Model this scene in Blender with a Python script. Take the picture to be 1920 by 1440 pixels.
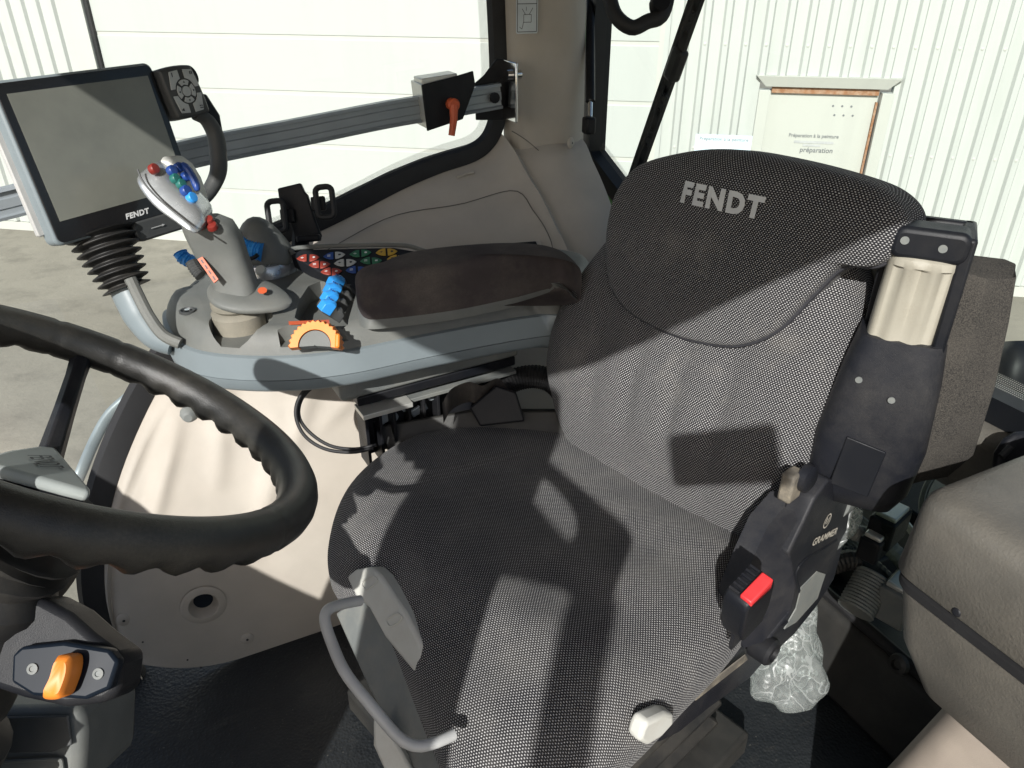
import bpy, bmesh, math, random
from mathutils import Vector, Matrix
random.seed(7)
R = math.radians
SC = bpy.context.scene
COL = SC.collection
for o in list(bpy.data.objects): bpy.data.objects.remove(o)

# ------------------------------------------------------------------ camera, sky, sun, exposure
AZ, PITCH, FPX = R(26), R(29.3), 1442.0
CAM = Vector((0, 0, 1.35))
FW = Vector((math.sin(AZ)*math.cos(PITCH), math.cos(AZ)*math.cos(PITCH), -math.sin(PITCH)))
RT = Vector((math.cos(AZ), -math.sin(AZ), 0))
UP = RT.cross(FW)
cd = bpy.data.cameras.new('camera'); cam = bpy.data.objects.new('camera', cd); COL.objects.link(cam)
cam.matrix_world = Matrix(((RT.x, UP.x, -FW.x, CAM.x), (RT.y, UP.y, -FW.y, CAM.y), (RT.z, UP.z, -FW.z, CAM.z), (0, 0, 0, 1)))
cd.sensor_width = 36; cd.lens = 36*FPX/1920; cd.clip_start = 0.02; cd.clip_end = 1000
SC.camera = cam
SUN_D = Vector((1.02, 1.18, -1.0)).normalized()
w = bpy.data.worlds.new('World'); SC.world = w; w.use_nodes = True
nt = w.node_tree; nt.nodes.clear()
sky = nt.nodes.new('ShaderNodeTexSky'); sky.sky_type = 'NISHITA'; sky.sun_disc = False
sky.sun_elevation = R(33); sky.sun_rotation = math.atan2(-SUN_D.x, -SUN_D.y); sky.air_density = 1.0; sky.dust_density = 2.0; sky.ozone_density = 1.0
bg = nt.nodes.new('ShaderNodeBackground'); bg.inputs['Strength'].default_value = 0.105
wo = nt.nodes.new('ShaderNodeOutputWorld')
nt.links.new(sky.outputs[0], bg.inputs[0]); nt.links.new(bg.outputs[0], wo.inputs[0])
sd = bpy.data.lights.new('sun', 'SUN'); sd.energy = 5.0; sd.angle = R(0.53); sd.color = (1.0, 0.985, 0.95)
sun = bpy.data.objects.new('sun', sd); COL.objects.link(sun); sun.location = (-5, -6, 8)
sun.rotation_euler = SUN_D.to_track_quat('-Z', 'Y').to_euler()
vs = SC.view_settings; vs.view_transform = 'Standard'; vs.look = 'None'; vs.gamma = 1; vs.use_curve_mapping = False
vs.exposure = 0.26

# ------------------------------------------------------------------ helpers
def ray(px, py): return FW*FPX + RT*(px-960) + UP*(720-py)
def PD(px, py, d): return CAM + ray(px, py)*(d/FPX)
def PZ(px, py, z): r = ray(px, py); return CAM + r*((z-CAM.z)/r.z)
def PX(px, py, x): r = ray(px, py); return CAM + r*((x-CAM.x)/r.x)
def PY(px, py, y): r = ray(px, py); return CAM + r*((y-CAM.y)/r.y)
def PN(px, py, o, n): r = ray(px, py); return CAM + r*((o-CAM).dot(n)/r.dot(n))
V = Vector

class MB:
    def __init__(s): s.v = []; s.f = []; s.uv = None
    def add(s, vs, fs):
        b = len(s.v); s.v += [V(p) for p in vs]; s.f += [tuple(i+b for i in f) for f in fs]; return s
    def box(s, c, sx, sy, sz, ex=V((1,0,0)), ey=V((0,1,0)), ez=V((0,0,1))):
        c = V(c); P = []
        for k in (-1, 1):
            for i, j in ((-1,-1),(1,-1),(1,1),(-1,1)): P.append(c + ex*(sx/2*i) + ey*(sy/2*j) + ez*(sz/2*k))
        return s.add(P, [(3,2,1,0),(4,5,6,7),(0,1,5,4),(1,2,6,5),(2,3,7,6),(3,0,4,7)])
    def prism(s, pts, vec):                      # planar polygon pts extruded by vec
        n = len(pts); vec = V(vec); P = [V(p) for p in pts] + [V(p)+vec for p in pts]
        return s.add(P, [tuple(range(n-1, -1, -1)), tuple(range(n, 2*n))] + [(i, (i+1) % n, n+(i+1) % n, n+i) for i in range(n)])
    def loft(s, secs, closed=True, cap=True):
        n = len(secs[0]); m = len(secs); P = [p for q in secs for p in q]; Fa = []
        for k in range(m-1):
            for i in range(n if closed else n-1):
                j = (i+1) % n; Fa.append((k*n+i, k*n+j, (k+1)*n+j, (k+1)*n+i))
        if cap and closed: Fa += [tuple(range(n-1, -1, -1)), tuple((m-1)*n+i for i in range(n))]
        return s.add(P, Fa)
    def tube(s, pts, rad, seg=10, cap=True, flat=1.0, upv=None):
        pts = [V(p) for p in pts]; m = len(pts); secs = []; pv = None
        for k, p in enumerate(pts):
            t = (pts[min(k+1, m-1)] - pts[max(k-1, 0)]).normalized()
            if pv is None:
                u = upv if upv is not None else (V((0,0,1)) if abs(t.z) < .9 else V((1,0,0)))
            else: u = pv
            a = (u - t*t.dot(u)).normalized(); pv = a; b = t.cross(a)
            r = rad[k] if isinstance(rad, (list, tuple)) else rad
            secs.append([p + a*(math.cos(2*math.pi*i/seg)*r) + b*(math.sin(2*math.pi*i/seg)*r*flat) for i in range(seg)])
        return s.loft(secs, True, cap)
    def lathe(s, o, ax, prof, seg=24, cap=True, ref=None):     # prof: (radius, height)
        ax = V(ax).normalized(); u = V(ref) if ref is not None else (V((1,0,0)) if abs(ax.x) < .8 else V((0,1,0)))
        a = (u - ax*ax.dot(u)).normalized(); b = ax.cross(a); o = V(o)
        return s.loft([[o + ax*h + a*(r*math.cos(2*math.pi*i/seg)) + b*(r*math.sin(2*math.pi*i/seg)) for i in range(seg)] for r, h in prof], True, cap)
    def grid(s, rows): return s.loft(rows, closed=False)
    def build(s, name, mat, parent=None, bevel=0, bseg=2, smooth=True, sub=0, ang=35, thick=0, kind=None):
        me = bpy.data.meshes.new(name); off = OFF.get(parent.name, V((0,0,0))) if parent else V((0,0,0))
        me.from_pydata([p-off for p in s.v], [], s.f); me.validate()
        bm = bmesh.new(); bm.from_mesh(me); bmesh.ops.recalc_face_normals(bm, faces=bm.faces)
        if s.uv:
            ul = bm.loops.layers.uv.new('UVMap')
            for fc in bm.faces:
                for lp in fc.loops: lp[ul].uv = s.uv[lp.vert.index]
        for fc in bm.faces: fc.smooth = smooth
        if smooth:
            for e in bm.edges:
                if len(e.link_faces) == 2 and e.calc_face_angle(0) > R(ang): e.smooth = False
        bm.to_mesh(me); bm.free(); me.update()
        me.materials.append(mat)
        o = bpy.data.objects.new(name, me); COL.objects.link(o)
        if parent: o.parent = parent; OFF[o.name] = off
        else: OFF[o.name] = V((0,0,0))
        if thick: m = o.modifiers.new('t', 'SOLIDIFY'); m.thickness = thick; m.offset = 0
        if bevel:
            m = o.modifiers.new('b', 'BEVEL'); m.width = bevel; m.segments = bseg; m.limit_method = 'ANGLE'; m.angle_limit = R(30); m.harden_normals = False
        if sub: m = o.modifiers.new('s', 'SUBSURF'); m.levels = sub; m.render_levels = sub
        if kind: o['kind'] = kind
        return o
OFF = {}
def thing(name, loc, label, cat, group=None):
    o = bpy.data.objects.new(name, None); COL.objects.link(o); o.location = loc; o.empty_display_size = .05
    OFF[o.name] = V(loc); o['label'] = label; o['category'] = cat
    if group: o['group'] = group
    return o
def tag(o, label, cat, group=None):
    o['label'] = label; o['category'] = cat
    if group: o['group'] = group
    return o
def struct(o): o['kind'] = 'structure'; return o
def cat_closed(pts, n):
    pts = [V(p) for p in pts]; m = len(pts); out = []
    for k in range(n):
        t = k*m/n; i = int(t); f = t-i
        p0, p1, p2, p3 = pts[(i-1) % m], pts[i % m], pts[(i+1) % m], pts[(i+2) % m]
        out.append(.5*((2*p1)+(p2-p0)*f+(2*p0-5*p1+4*p2-p3)*f*f+(3*p1-p0-3*p2+p3)*f**3))
    return out
def cat_open(pts, n):
    pts = [V(p) for p in pts]; m = len(pts); out = []
    for k in range(n):
        t = k*(m-1)/(n-1); i = min(int(t), m-2); f = t-i
        p0, p1, p2, p3 = pts[max(i-1, 0)], pts[i], pts[i+1], pts[min(i+2, m-1)]
        out.append(.5*((2*p1)+(p2-p0)*f+(2*p0-5*p1+4*p2-p3)*f*f+(3*p1-p0-3*p2+p3)*f**3))
    return out
def rrect(w, h, r, n=5):
    P = []
    for cx, cy, a0 in ((w/2-r, h/2-r, 0), (-w/2+r, h/2-r, 90), (-w/2+r, -h/2+r, 180), (w/2-r, -h/2+r, 270)):
        for k in range(n+1):
            a = R(a0+90*k/n); P.append((cx+r*math.cos(a), cy+r*math.sin(a)))
    return P
def plate(mb, o, ex, ey, pts2, th):               # 2-d polygon on a frame, extruded th along ex x ey
    n = ex.cross(ey).normalized(); return mb.prism([o+ex*p[0]+ey*p[1] for p in pts2], n*th)
def text2d(txt, size, shear=0.0, bold=0.0, sp_=1.0):
    cu = bpy.data.curves.new('t', 'FONT'); cu.body = txt; cu.size = size; cu.shear = shear; cu.offset = bold
    cu.align_x = 'CENTER'; cu.align_y = 'CENTER'; cu.resolution_u = 3; cu.space_character = sp_
    o = bpy.data.objects.new('t', cu); COL.objects.link(o)
    dg = bpy.context.evaluated_depsgraph_get(); me = o.evaluated_get(dg).to_mesh()
    vs_ = [(v.co.x, v.co.y) for v in me.vertices]; fs_ = [tuple(p.vertices) for p in me.polygons]
    o.evaluated_get(dg).to_mesh_clear(); bpy.data.objects.remove(o); bpy.data.curves.remove(cu)
    return vs_, fs_
def lettering(txt, size, o, ex, ey, mat, parent, name='lettering', shear=0., bold=0., off=.0012, th=0.0, sx=1.0, fn=None):
    vs_, fs_ = text2d(txt, size, shear, bold); n = ex.cross(ey).normalized(); mb = MB()
    if fn: P = [fn(x*sx, y) for x, y in vs_]
    else: P = [o+ex*(x*sx)+ey*y+n*off for x, y in vs_]
    mb.add(P, fs_)
    return mb.build(name, mat, parent, smooth=False)

# ------------------------------------------------------------------ materials
def nodes(name):
    m = bpy.data.materials.new(name); m.use_nodes = True; t = m.node_tree
    return m, t, t.nodes['Principled BSDF'], t.nodes['Material Output']
def mth(t, op, a, b=None, c=None):
    n = t.nodes.new('ShaderNodeMath'); n.operation = op
    for i, x in enumerate((a, b, c)):
        if x is None: continue
        if isinstance(x, (int, float)): n.inputs[i].default_value = x
        else: t.links.new(x, n.inputs[i])
    return n.outputs[0]
def noise(t, scale, detail=3, rough=.55, vec=None, stretch=None):
    n = t.nodes.new('ShaderNodeTexNoise'); n.inputs['Scale'].default_value = scale; n.inputs['Detail'].default_value = detail; n.inputs['Roughness'].default_value = rough
    if vec is None: tc = t.nodes.new('ShaderNodeTexCoord'); vec = tc.outputs['Object']
    if stretch:
        mp = t.nodes.new('ShaderNodeMapping'); mp.inputs['Scale'].default_value = stretch; t.links.new(vec, mp.inputs[0]); vec = mp.outputs[0]
    t.links.new(vec, n.inputs['Vector']); return n.outputs['Fac']
def ramp(t, fac, a, b, c0=(0,0,0,1), c1=(1,1,1,1)):
    n = t.nodes.new('ShaderNodeValToRGB'); n.color_ramp.elements[0].position = a; n.color_ramp.elements[1].position = b
    n.color_ramp.elements[0].color = c0; n.color_ramp.elements[1].color = c1; t.links.new(fac, n.inputs[0]); return n.outputs[0]
def mix(t, fac, a, b):
    n = t.nodes.new('ShaderNodeMix'); n.data_type = 'RGBA'
    for s, x in ((0, fac), (6, a), (7, b)):
        if isinstance(x, (int, float)): n.inputs[s].default_value = x
        elif isinstance(x, tuple): n.inputs[s].default_value = (*x[:3], 1)
        else: t.links.new(x, n.inputs[s])
    return n.outputs[2]
def mat(name, col, rough=.5, metal=0., bump=0., bscale=900., dust=0., dcol=(.42,.37,.29), dscale=9., var=.12, spec=.5, coat=0.):
    m, t, b, o = nodes(name)
    v = noise(t, 14, 4)
    dark = tuple(c*(1-var) for c in col); lite = tuple(min(1, c*(1+var)) for c in col)
    c = mix(t, ramp(t, v, .3, .7), dark, lite)
    rr = mth(t, 'ADD', mth(t, 'MULTIPLY', noise(t, 30, 3), .22), rough-.11)
    if dust:
        d = mth(t, 'MULTIPLY', ramp(t, noise(t, dscale, 6, .65), .42, .75), dust)
        fine = ramp(t, noise(t, 420, 2), .35, .75)
        d = mth(t, 'MULTIPLY', d, mth(t, 'ADD', mth(t, 'MULTIPLY', fine, .5), .55))
        c = mix(t, d, c, dcol); rr = mth(t, 'ADD', rr, mth(t, 'MULTIPLY', d, .35))
    t.links.new(c, b.inputs['Base Color']); t.links.new(rr, b.inputs['Roughness'])
    b.inputs['Metallic'].default_value = metal; b.inputs['Specular IOR Level'].default_value = spec; b.inputs['Coat Weight'].default_value = coat
    if bump:
        bn = t.nodes.new('ShaderNodeBump'); bn.inputs['Strength'].default_value = bump; bn.inputs['Distance'].default_value = .0006
        t.links.new(noise(t, bscale, 2), bn.inputs['Height']); t.links.new(bn.outputs[0], b.inputs['Normal'])
    return m
def fabric(name, d0=.56, d1=.85, da=.28, dc=(.26,.235,.195)):
    m, t, b, o = nodes(name)
    uv = t.nodes.new('ShaderNodeUVMap'); uv.uv_map = 'UVMap'; sp = t.nodes.new('ShaderNodeSeparateXYZ'); t.links.new(uv.outputs[0], sp.inputs[0])
    wob = mth(t, 'MULTIPLY', mth(t, 'SUBTRACT', noise(t, 60, 2), .5), .0022)
    y = mth(t, 'DIVIDE', mth(t, 'ADD', sp.outputs[1], wob), .0028); row = mth(t, 'FLOOR', y)
    x = mth(t, 'ADD', mth(t, 'DIVIDE', mth(t, 'ADD', sp.outputs[0], wob), .0045), mth(t, 'MULTIPLY', mth(t, 'MODULO', row, 2), .5))
    fx = mth(t, 'ABSOLUTE', mth(t, 'SUBTRACT', mth(t, 'FRACT', x), .5)); fy = mth(t, 'ABSOLUTE', mth(t, 'SUBTRACT', mth(t, 'FRACT', y), .5))
    def sm(a, e0, e1):
        n = t.nodes.new('ShaderNodeMapRange'); n.interpolation_type = 'SMOOTHSTEP'; n.inputs[1].default_value = e0; n.inputs[2].default_value = e1; n.inputs[3].default_value = 1; n.inputs[4].default_value = 0
        t.links.new(a, n.inputs[0]); return n.outputs[0]
    dash = mth(t, 'MULTIPLY', sm(fx, .14, .28), sm(fy, .10, .30))
    bright = mth(t, 'ADD', mth(t, 'MULTIPLY', noise(t, 350, 2), .9), .35)
    dash = mth(t, 'MULTIPLY', dash, bright)
    ground = mix(t, ramp(t, noise(t, 700, 2), .3, .7), (.012,.012,.014), (.036,.035,.039))
    dirt = mth(t, 'MULTIPLY', ramp(t, noise(t, 9, 6, .7), d0, d1), da)
    ground = mix(t, dirt, ground, dc)
    c = mix(t, mth(t, 'MULTIPLY', dash, .95), ground, (.64,.63,.615))
    t.links.new(c, b.inputs['Base Color']); b.inputs['Roughness'].default_value = .95; b.inputs['Specular IOR Level'].default_value = .15
    b.inputs['Sheen Weight'].default_value = .08; b.inputs['Sheen Roughness'].default_value = .5
    bn = t.nodes.new('ShaderNodeBump'); bn.inputs['Strength'].default_value = .5; bn.inputs['Distance'].default_value = .0012
    t.links.new(mth(t, 'ADD', dash, mth(t, 'MULTIPLY', noise(t, 900, 2), .5)), bn.inputs['Height']); t.links.new(bn.outputs[0], b.inputs['Normal'])
    return m
def glassmat(name, tint, refl=1.0):
    m, t, b, o = nodes(name); t.nodes.remove(b)
    tr = t.nodes.new('ShaderNodeBsdfTransparent'); tr.inputs[0].default_value = (*tint, 1)
    gl = t.nodes.new('ShaderNodeBsdfGlossy'); gl.inputs['Roughness'].default_value = .02
    df = t.nodes.new('ShaderNodeBsdfDiffuse'); df.inputs[0].default_value = (.6,.6,.55,1)
    lw_ = t.nodes.new('ShaderNodeLayerWeight'); lw_.inputs[0].default_value = .5; frs = mth(t, 'ADD', mth(t, 'MULTIPLY', mth(t, 'POWER', lw_.outputs['Facing'], 5.0), .9), .045)
    m1 = t.nodes.new('ShaderNodeMixShader'); m2 = t.nodes.new('ShaderNodeMixShader')
    t.links.new(mth(t, 'MULTIPLY', ramp(t, noise(t, 5, 6, .7), .5, .8), .02), m1.inputs[0]); t.links.new(tr.outputs[0], m1.inputs[1]); t.links.new(df.outputs[0], m1.inputs[2])
    t.links.new(mth(t, 'MULTIPLY', frs, refl), m2.inputs[0]); t.links.new(m1.outputs[0], m2.inputs[1]); t.links.new(gl.outputs[0], m2.inputs[2])
    t.links.new(m2.outputs[0], o.inputs[0]); return m
def fritmat(name):
    m, t, b, o = nodes(name)
    uv = t.nodes.new('ShaderNodeUVMap'); uv.uv_map = 'UVMap'; sp = t.nodes.new('ShaderNodeSeparateXYZ'); t.links.new(uv.outputs[0], sp.inputs[0])
    y = mth(t, 'DIVIDE', sp.outputs[1], .0032); x = mth(t, 'ADD', mth(t, 'DIVIDE', sp.outputs[0], .0032), mth(t, 'MULTIPLY', mth(t, 'MODULO', mth(t, 'FLOOR', y), 2), .5))
    fx = mth(t, 'SUBTRACT', mth(t, 'FRACT', x), .5); fy = mth(t, 'SUBTRACT', mth(t, 'FRACT', y), .5)
    d = mth(t, 'ADD', mth(t, 'MULTIPLY', fx, fx), mth(t, 'MULTIPLY', fy, fy))
    a = mth(t, 'LESS_THAN', d, .10)
    b.inputs['Base Color'].default_value = (.25,.26,.24,1); b.inputs['Roughness'].default_value = .6; t.links.new(a, b.inputs['Alpha']); return m

M = {}
M['fabric'] = fabric('seat_fabric'); M['cushion_fabric'] = fabric('cushion_fabric', .42, .80, .32, (.20,.187,.165))
M['letter_silver'] = mat('letter_silver', (.62,.63,.63), .45)
M['letter_dark'] = mat('letter_dark', (.03,.03,.035), .5)
M['black_plastic'] = mat('black_plastic', (.009,.010,.013), .42, bump=.35, bscale=1400, dust=.04, spec=.22)
M['black_dusty'] = mat('black_dusty', (.011,.012,.016), .42, bump=.6, bscale=1200, dust=.14, dcol=(.24,.22,.19), dscale=11, spec=.25)
M['black_rubber'] = mat('black_rubber', (.012,.012,.013), .65, bump=.2)
M['wheel_rubber'] = mat('wheel_rubber', (.017,.017,.016), .34, bump=.6, bscale=1100, dust=.14, spec=.5)
M['grey_console'] = mat('grey_console', (.125,.131,.123), .5, bump=.5, bscale=1500, dust=.14)
M['dark_console'] = mat('dark_console', (.048,.051,.052), .48, bump=.5, bscale=1500, dust=.08)
M['silver_trim'] = mat('silver_trim', (.205,.24,.255), .42, metal=.15, var=.04)
M['bright_silver'] = mat('bright_silver', (.47,.49,.50), .26, metal=.7, var=.04)
M['terminal_grey'] = mat('terminal_grey', (.19,.225,.24), .45, var=.05)
M['bezel'] = mat('bezel', (.012,.012,.013), .18, var=.05)
M['pad_brown'] = mat('pad_brown', (.062,.052,.052), .95, bump=.5, bscale=1600, dust=.22, spec=.15)
M['foam_plain'] = mat('foam_plain', (.040,.038,.036), .95, bump=1.5, bscale=500, dust=.6, dcol=(.115,.10,.085), spec=.15)
def speckle(name, c0, c1, sc):
    m, t, b, o = nodes(name); n = noise(t, sc, 3, .7); big = noise(t, 16, 4)
    c = mix(t, ramp(t, n, .38, .62), c0, c1); c = mix(t, mth(t, 'MULTIPLY', ramp(t, big, .45, .7), .5), c, c1)
    t.links.new(c, b.inputs['Base Color']); b.inputs['Roughness'].default_value = .95; b.inputs['Specular IOR Level'].default_value = .15
    bn = t.nodes.new('ShaderNodeBump'); bn.inputs['Strength'].default_value = .8; bn.inputs['Distance'].default_value = .0012; t.links.new(n, bn.inputs['Height']); t.links.new(bn.outputs[0], b.inputs['Normal']); return m
M['foam'] = speckle('foam', (.024,.023,.022), (.070,.064,.056), 600)
M['beige_lining'] = mat('beige_lining', (.435,.395,.34), .62, bump=.5, bscale=1300, dust=.22, dcol=(.40,.33,.26), dscale=5, var=.05)
M['brown_trim'] = mat('brown_trim', (.10,.094,.082), .46, bump=1.0, bscale=300, dust=.15)
M['brown_light'] = mat('brown_light', (.33,.28,.235), .6, bump=.4, dust=.15)
M['floor_mat'] = mat('floor_mat', (.013,.016,.018), .5, bump=1.0, bscale=300, dust=.4, dcol=(.075,.072,.066), dscale=4, spec=.4)
def floormat():
    m, t, b, o = nodes('floor_rubber'); c = mix(t, ramp(t, noise(t, 5, 5, .65), .35, .7), (.009,.011,.013), (.022,.025,.027))
    c = mix(t, mth(t, 'MULTIPLY', ramp(t, noise(t, 210, 2, .6), .68, .74), .6), c, (.16,.15,.13))
    c = mix(t, mth(t, 'MULTIPLY', ramp(t, noise(t, 9, 6, .75, stretch=(1, 3, 1)), .56, .72), .35), c, (.075,.07,.06))
    t.links.new(c, b.inputs['Base Color']); t.links.new(mth(t, 'ADD', mth(t, 'MULTIPLY', noise(t, 12, 4), .35), .32), b.inputs['Roughness'])
    vo = t.nodes.new('ShaderNodeTexVoronoi'); vo.inputs['Scale'].default_value = 170; tc = t.nodes.new('ShaderNodeTexCoord'); t.links.new(tc.outputs['Object'], vo.inputs['Vector'])
    bn = t.nodes.new('ShaderNodeBump'); bn.inputs['Strength'].default_value = .7; bn.inputs['Distance'].default_value = .0015; t.links.new(vo.outputs['Distance'], bn.inputs['Height']); t.links.new(bn.outputs[0], b.inputs['Normal']); return m
M['floor_mat'] = floormat()
M['dark_trim'] = mat('dark_trim', (.018,.018,.017), .6, bump=.5, dust=.06)
M['cap_silver'] = mat('cap_silver', (.36,.39,.375), .4, var=.05, dust=.1)
M['panel_black'] = mat('panel_black', (.012,.013,.016), .5, var=.05, spec=.25)
M['frame_black'] = mat('frame_black', (.006,.007,.009), .45)
M['dusty_lip'] = mat('dusty_lip', (.10,.09,.075), .7, dust=.8, dcol=(.36,.31,.23), dscale=22)
M['mark_pale'] = mat('mark_pale', (.45,.42,.36), .6)
M['white_plastic'] = mat('white_plastic', (.52,.52,.48), .55, dust=.35, dcol=(.36,.31,.24), dscale=25, var=.05)
M['roller_beige'] = mat('roller_beige', (.33,.31,.255), .5, dust=.5, dcol=(.19,.17,.13), dscale=28)
M['painted_tube'] = mat('painted_tube', (.44,.44,.43), .38, dust=.12, dscale=30)
M['grey_pan'] = mat('grey_pan', (.15,.16,.155), .55, bump=.3, dust=.4, dcol=(.3,.28,.23), dscale=30)
M['orange'] = mat('orange', (.78,.23,.03), .45, var=.08)
M['orange_red'] = mat('orange_red', (.55,.10,.035), .5)
M['red'] = mat('red', (.72,.035,.04), .45, dust=.12)
M['red_dark'] = mat('red_dark', (.20,.022,.016), .4)
M['blue'] = mat('blue', (.03,.28,.72), .42)
M['blue_deep'] = mat('blue_deep', (.02,.06,.25), .35)
M['green_deep'] = mat('green_deep', (.02,.14,.12), .4)
M['key_red'] = mat('key_red', (.26,.04,.025), .5); M['key_green'] = mat('key_green', (.025,.14,.07), .5)
M['key_blue'] = mat('key_blue', (.018,.06,.25), .5); M['key_yellow'] = mat('key_yellow', (.46,.29,.03), .5); M['key_white'] = mat('key_white', (.42,.44,.44), .5)
M['tractor_green'] = mat('tractor_green', (.03,.19,.02), .3)
M['alu'] = mat('alu', (.30,.335,.36), .36, metal=.3, var=.05)
M['alu_lit'] = mat('alu_lit', (.62,.62,.58), .35, metal=.5, dust=.25)
M['chrome'] = mat('chrome', (.7,.7,.7), .16, metal=1.0)
M['boot'] = mat('boot', (.19,.177,.142), .75, bump=.3, dust=.5)
M['gaiter'] = mat('gaiter', (.014,.014,.014), .55, dust=.12)
M['webbing'] = mat('webbing', (.035,.030,.027), .85, bump=.9, bscale=900, dust=.3)
M['sticker'] = mat('sticker', (.55,.60,.62), .5)
M['blue_black'] = mat('blue_black', (.007,.011,.018), .4, spec=.2)
M['glass'] = glassmat('side_glass', (.925,.955,.935)); M['glass_rear'] = glassmat('rear_glass', (.88,.93,.90)); M['glass_low'] = glassmat('low_glass', (.62,.70,.64), .8)
M['frit'] = fritmat('frit_dots')

def carve(o, cutters, mat_):
    for c in cutters:
        m = o.modifiers.new('c', 'BOOLEAN'); m.operation = 'DIFFERENCE'; m.solver = 'EXACT'; m.object = c
    dg = bpy.context.evaluated_depsgraph_get(); me = bpy.data.meshes.new_from_object(o.evaluated_get(dg)); o.modifiers.clear(); o.data = me if len(me.polygons) > 300 else o.data
    for c in cutters: bpy.data.objects.remove(c)
# ------------------------------------------------------------------ the yard: ground and building
GZ = -1.95
def concrete():
    m, t, b, o = nodes('yard_concrete')
    big = noise(t, .35, 5, .6); mid = noise(t, 2.2, 6, .65); fine = noise(t, 40, 3)
    c = mix(t, ramp(t, big, .35, .65), (.20,.183,.15), (.29,.268,.22))
    c = mix(t, mth(t, 'MULTIPLY', ramp(t, mid, .5, .72), .55), c, (.12,.11,.09))
    c = mix(t, mth(t, 'MULTIPLY', ramp(t, fine, .6, .8), .3), c, (.42,.39,.32))
    t.links.new(c, b.inputs['Base Color']); b.inputs['Roughness'].default_value = .9
    bn = t.nodes.new('ShaderNodeBump'); bn.inputs['Strength'].default_value = .5; bn.inputs['Distance'].default_value = .02
    t.links.new(noise(t, 9, 6, .7), bn.inputs['Height']); t.links.new(bn.outputs[0], b.inputs['Normal']); return m
M['concrete'] = concrete()
def cladding(name, col, streak=.25):
    m, t, b, o = nodes(name)
    st = noise(t, 3, 5, .6, stretch=(1, 1, .12)); c = mix(t, mth(t, 'MULTIPLY', ramp(t, st, .5, .8), streak), col, tuple(x*.72 for x in col))
    t.links.new(c, b.inputs['Base Color']); b.inputs['Roughness'].default_value = .45; return m
M['clad'] = cladding('white_cladding', (.475,.495,.47), .45); M['panel_white'] = cladding('door_panel_white', (.465,.487,.465), .2)
M['jamb'] = cladding('jamb_grey', (.50,.51,.47)); M['door_leaf'] = cladding('door_leaf_cream', (.47,.48,.44), .3)
M['rust'] = mat('rusty_edge', (.28,.13,.06), .8, dust=.6, dcol=(.6,.55,.45), dscale=20)
M['notice'] = mat('notice_paper', (.75,.77,.76), .6, var=.02); M['print_grey'] = mat('print_grey', (.16,.17,.18), .6); M['print_soft'] = mat('print_soft', (.42,.43,.43), .6)
M['notice_blue'] = mat('notice_blue', (.62,.75,.82), .6, var=.03)

mb = MB(); mb.add([(-150,-150,GZ),(150,-150,GZ),(150,150,GZ),(-150,150,GZ)], [(0,1,2,3)])
struct(mb.build('ground', M['concrete'], smooth=False))
G0 = PZ(0, 428, GZ); G1 = PZ(1900, 555, GZ)
UX = (G1-G0); UX.z = 0; UX.normalize(); WN = V((UX.y, -UX.x, 0))
if WN.dot(CAM-G0) < 0: WN = -WN
ZV = V((0,0,1))
def W(px, py): p = PN(px, py, G0, WN); return (p-G0).dot(UX), p.z
def wp(s, z, n=0.): return G0 + UX*s + WN*n + V((0,0,z-G0.z))
sL, _ = W(170, 60); sR, _ = W(1238, 110); sJ, _ = W(135, 60)
TOPZ = 4.6
bld = thing('workshop_building', wp(0, GZ), 'white corrugated workshop building with a wide sectional door across the yard', 'building')
sPD0, zPD = W(1446, 168); sPD1, _ = W(1652, 172)
for (a, b_) in ((-7, sJ), (sR+.06, sPD0-.12), (sPD1+.12, 16)):
    mb = MB(); c = (a+b_)/2; mb.box(wp(c, (GZ+.12+TOPZ)/2, -.06), b_-a, .1, TOPZ-GZ-.12, UX, WN, ZV); mb.build('wall', M['clad'], bld, smooth=False)
mb = MB(); mb.box(wp((sPD0+sPD1)/2, (zPD+.12+TOPZ)/2, -.06), sPD1-sPD0+.24, .1, TOPZ-zPD-.12, UX, WN, ZV); mb.build('wall', M['clad'], bld, smooth=False)
mb = MB(); mb.box(wp(4, GZ+.058, -.05), 24, .13, .114, UX, WN, ZV); mb.build('plinth', M['jamb'], bld, smooth=False)
def rib_mesh(z0, z1):
    w0, w1, d = .046, .026, .036; mb = MB()
    mb.add([UX*a+WN*n+V((0,0,z)) for z in (z0, z1) for a, n in ((-w0, -.02), (-w0, 0), (-w1, d), (w1, d), (w0, 0), (w0, -.02))],
           [(0,1,7,6),(1,2,8,7),(2,3,9,8),(3,4,10,9),(4,5,11,10),(5,4,3,2,1,0),(6,7,8,9,10,11)])
    return mb
rb = {}
def rib(s, z0, z1, n=-.008):
    k = (round(z0, 2), round(z1, 2)); b0 = bld.location
    if k not in rb:
        o = rib_mesh(z0, z1).build('rib', M['clad'], None, smooth=False); o.parent = bld; rb[k] = o
        o.location = wp(s, 0, n)-b0; o.location.z = -b0.z
    else:
        o = rb[k].copy(); COL.objects.link(o); o.location = wp(s, 0, n)-b0; o.location.z = -b0.z
sa, _ = W(1322, 79); sb, _ = W(1882, 95); PITCHR = (sb-sa)/14
scr = MB(); zr1 = W(1600, 87)[1]; zr2 = W(1700, 292)[1]
s = sa
while s > sR+.12: s -= PITCHR
s += PITCHR
while s < 15.5:
    if sPD0-.14 < s < sPD1+.14: rib(s, zPD+.14, TOPZ-.05)
    else: rib(s, GZ+.13, TOPZ-.05)
    for zz in (zr1, zr2):
        if not (sPD0-.14 < s < sPD1+.14 and zz < zPD+.14): scr.lathe(wp(s, zz, .022), WN, [(.017, 0), (.015, .010), (.005, .014)], 8)
    s += PITCHR
s = sJ-.18
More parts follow.
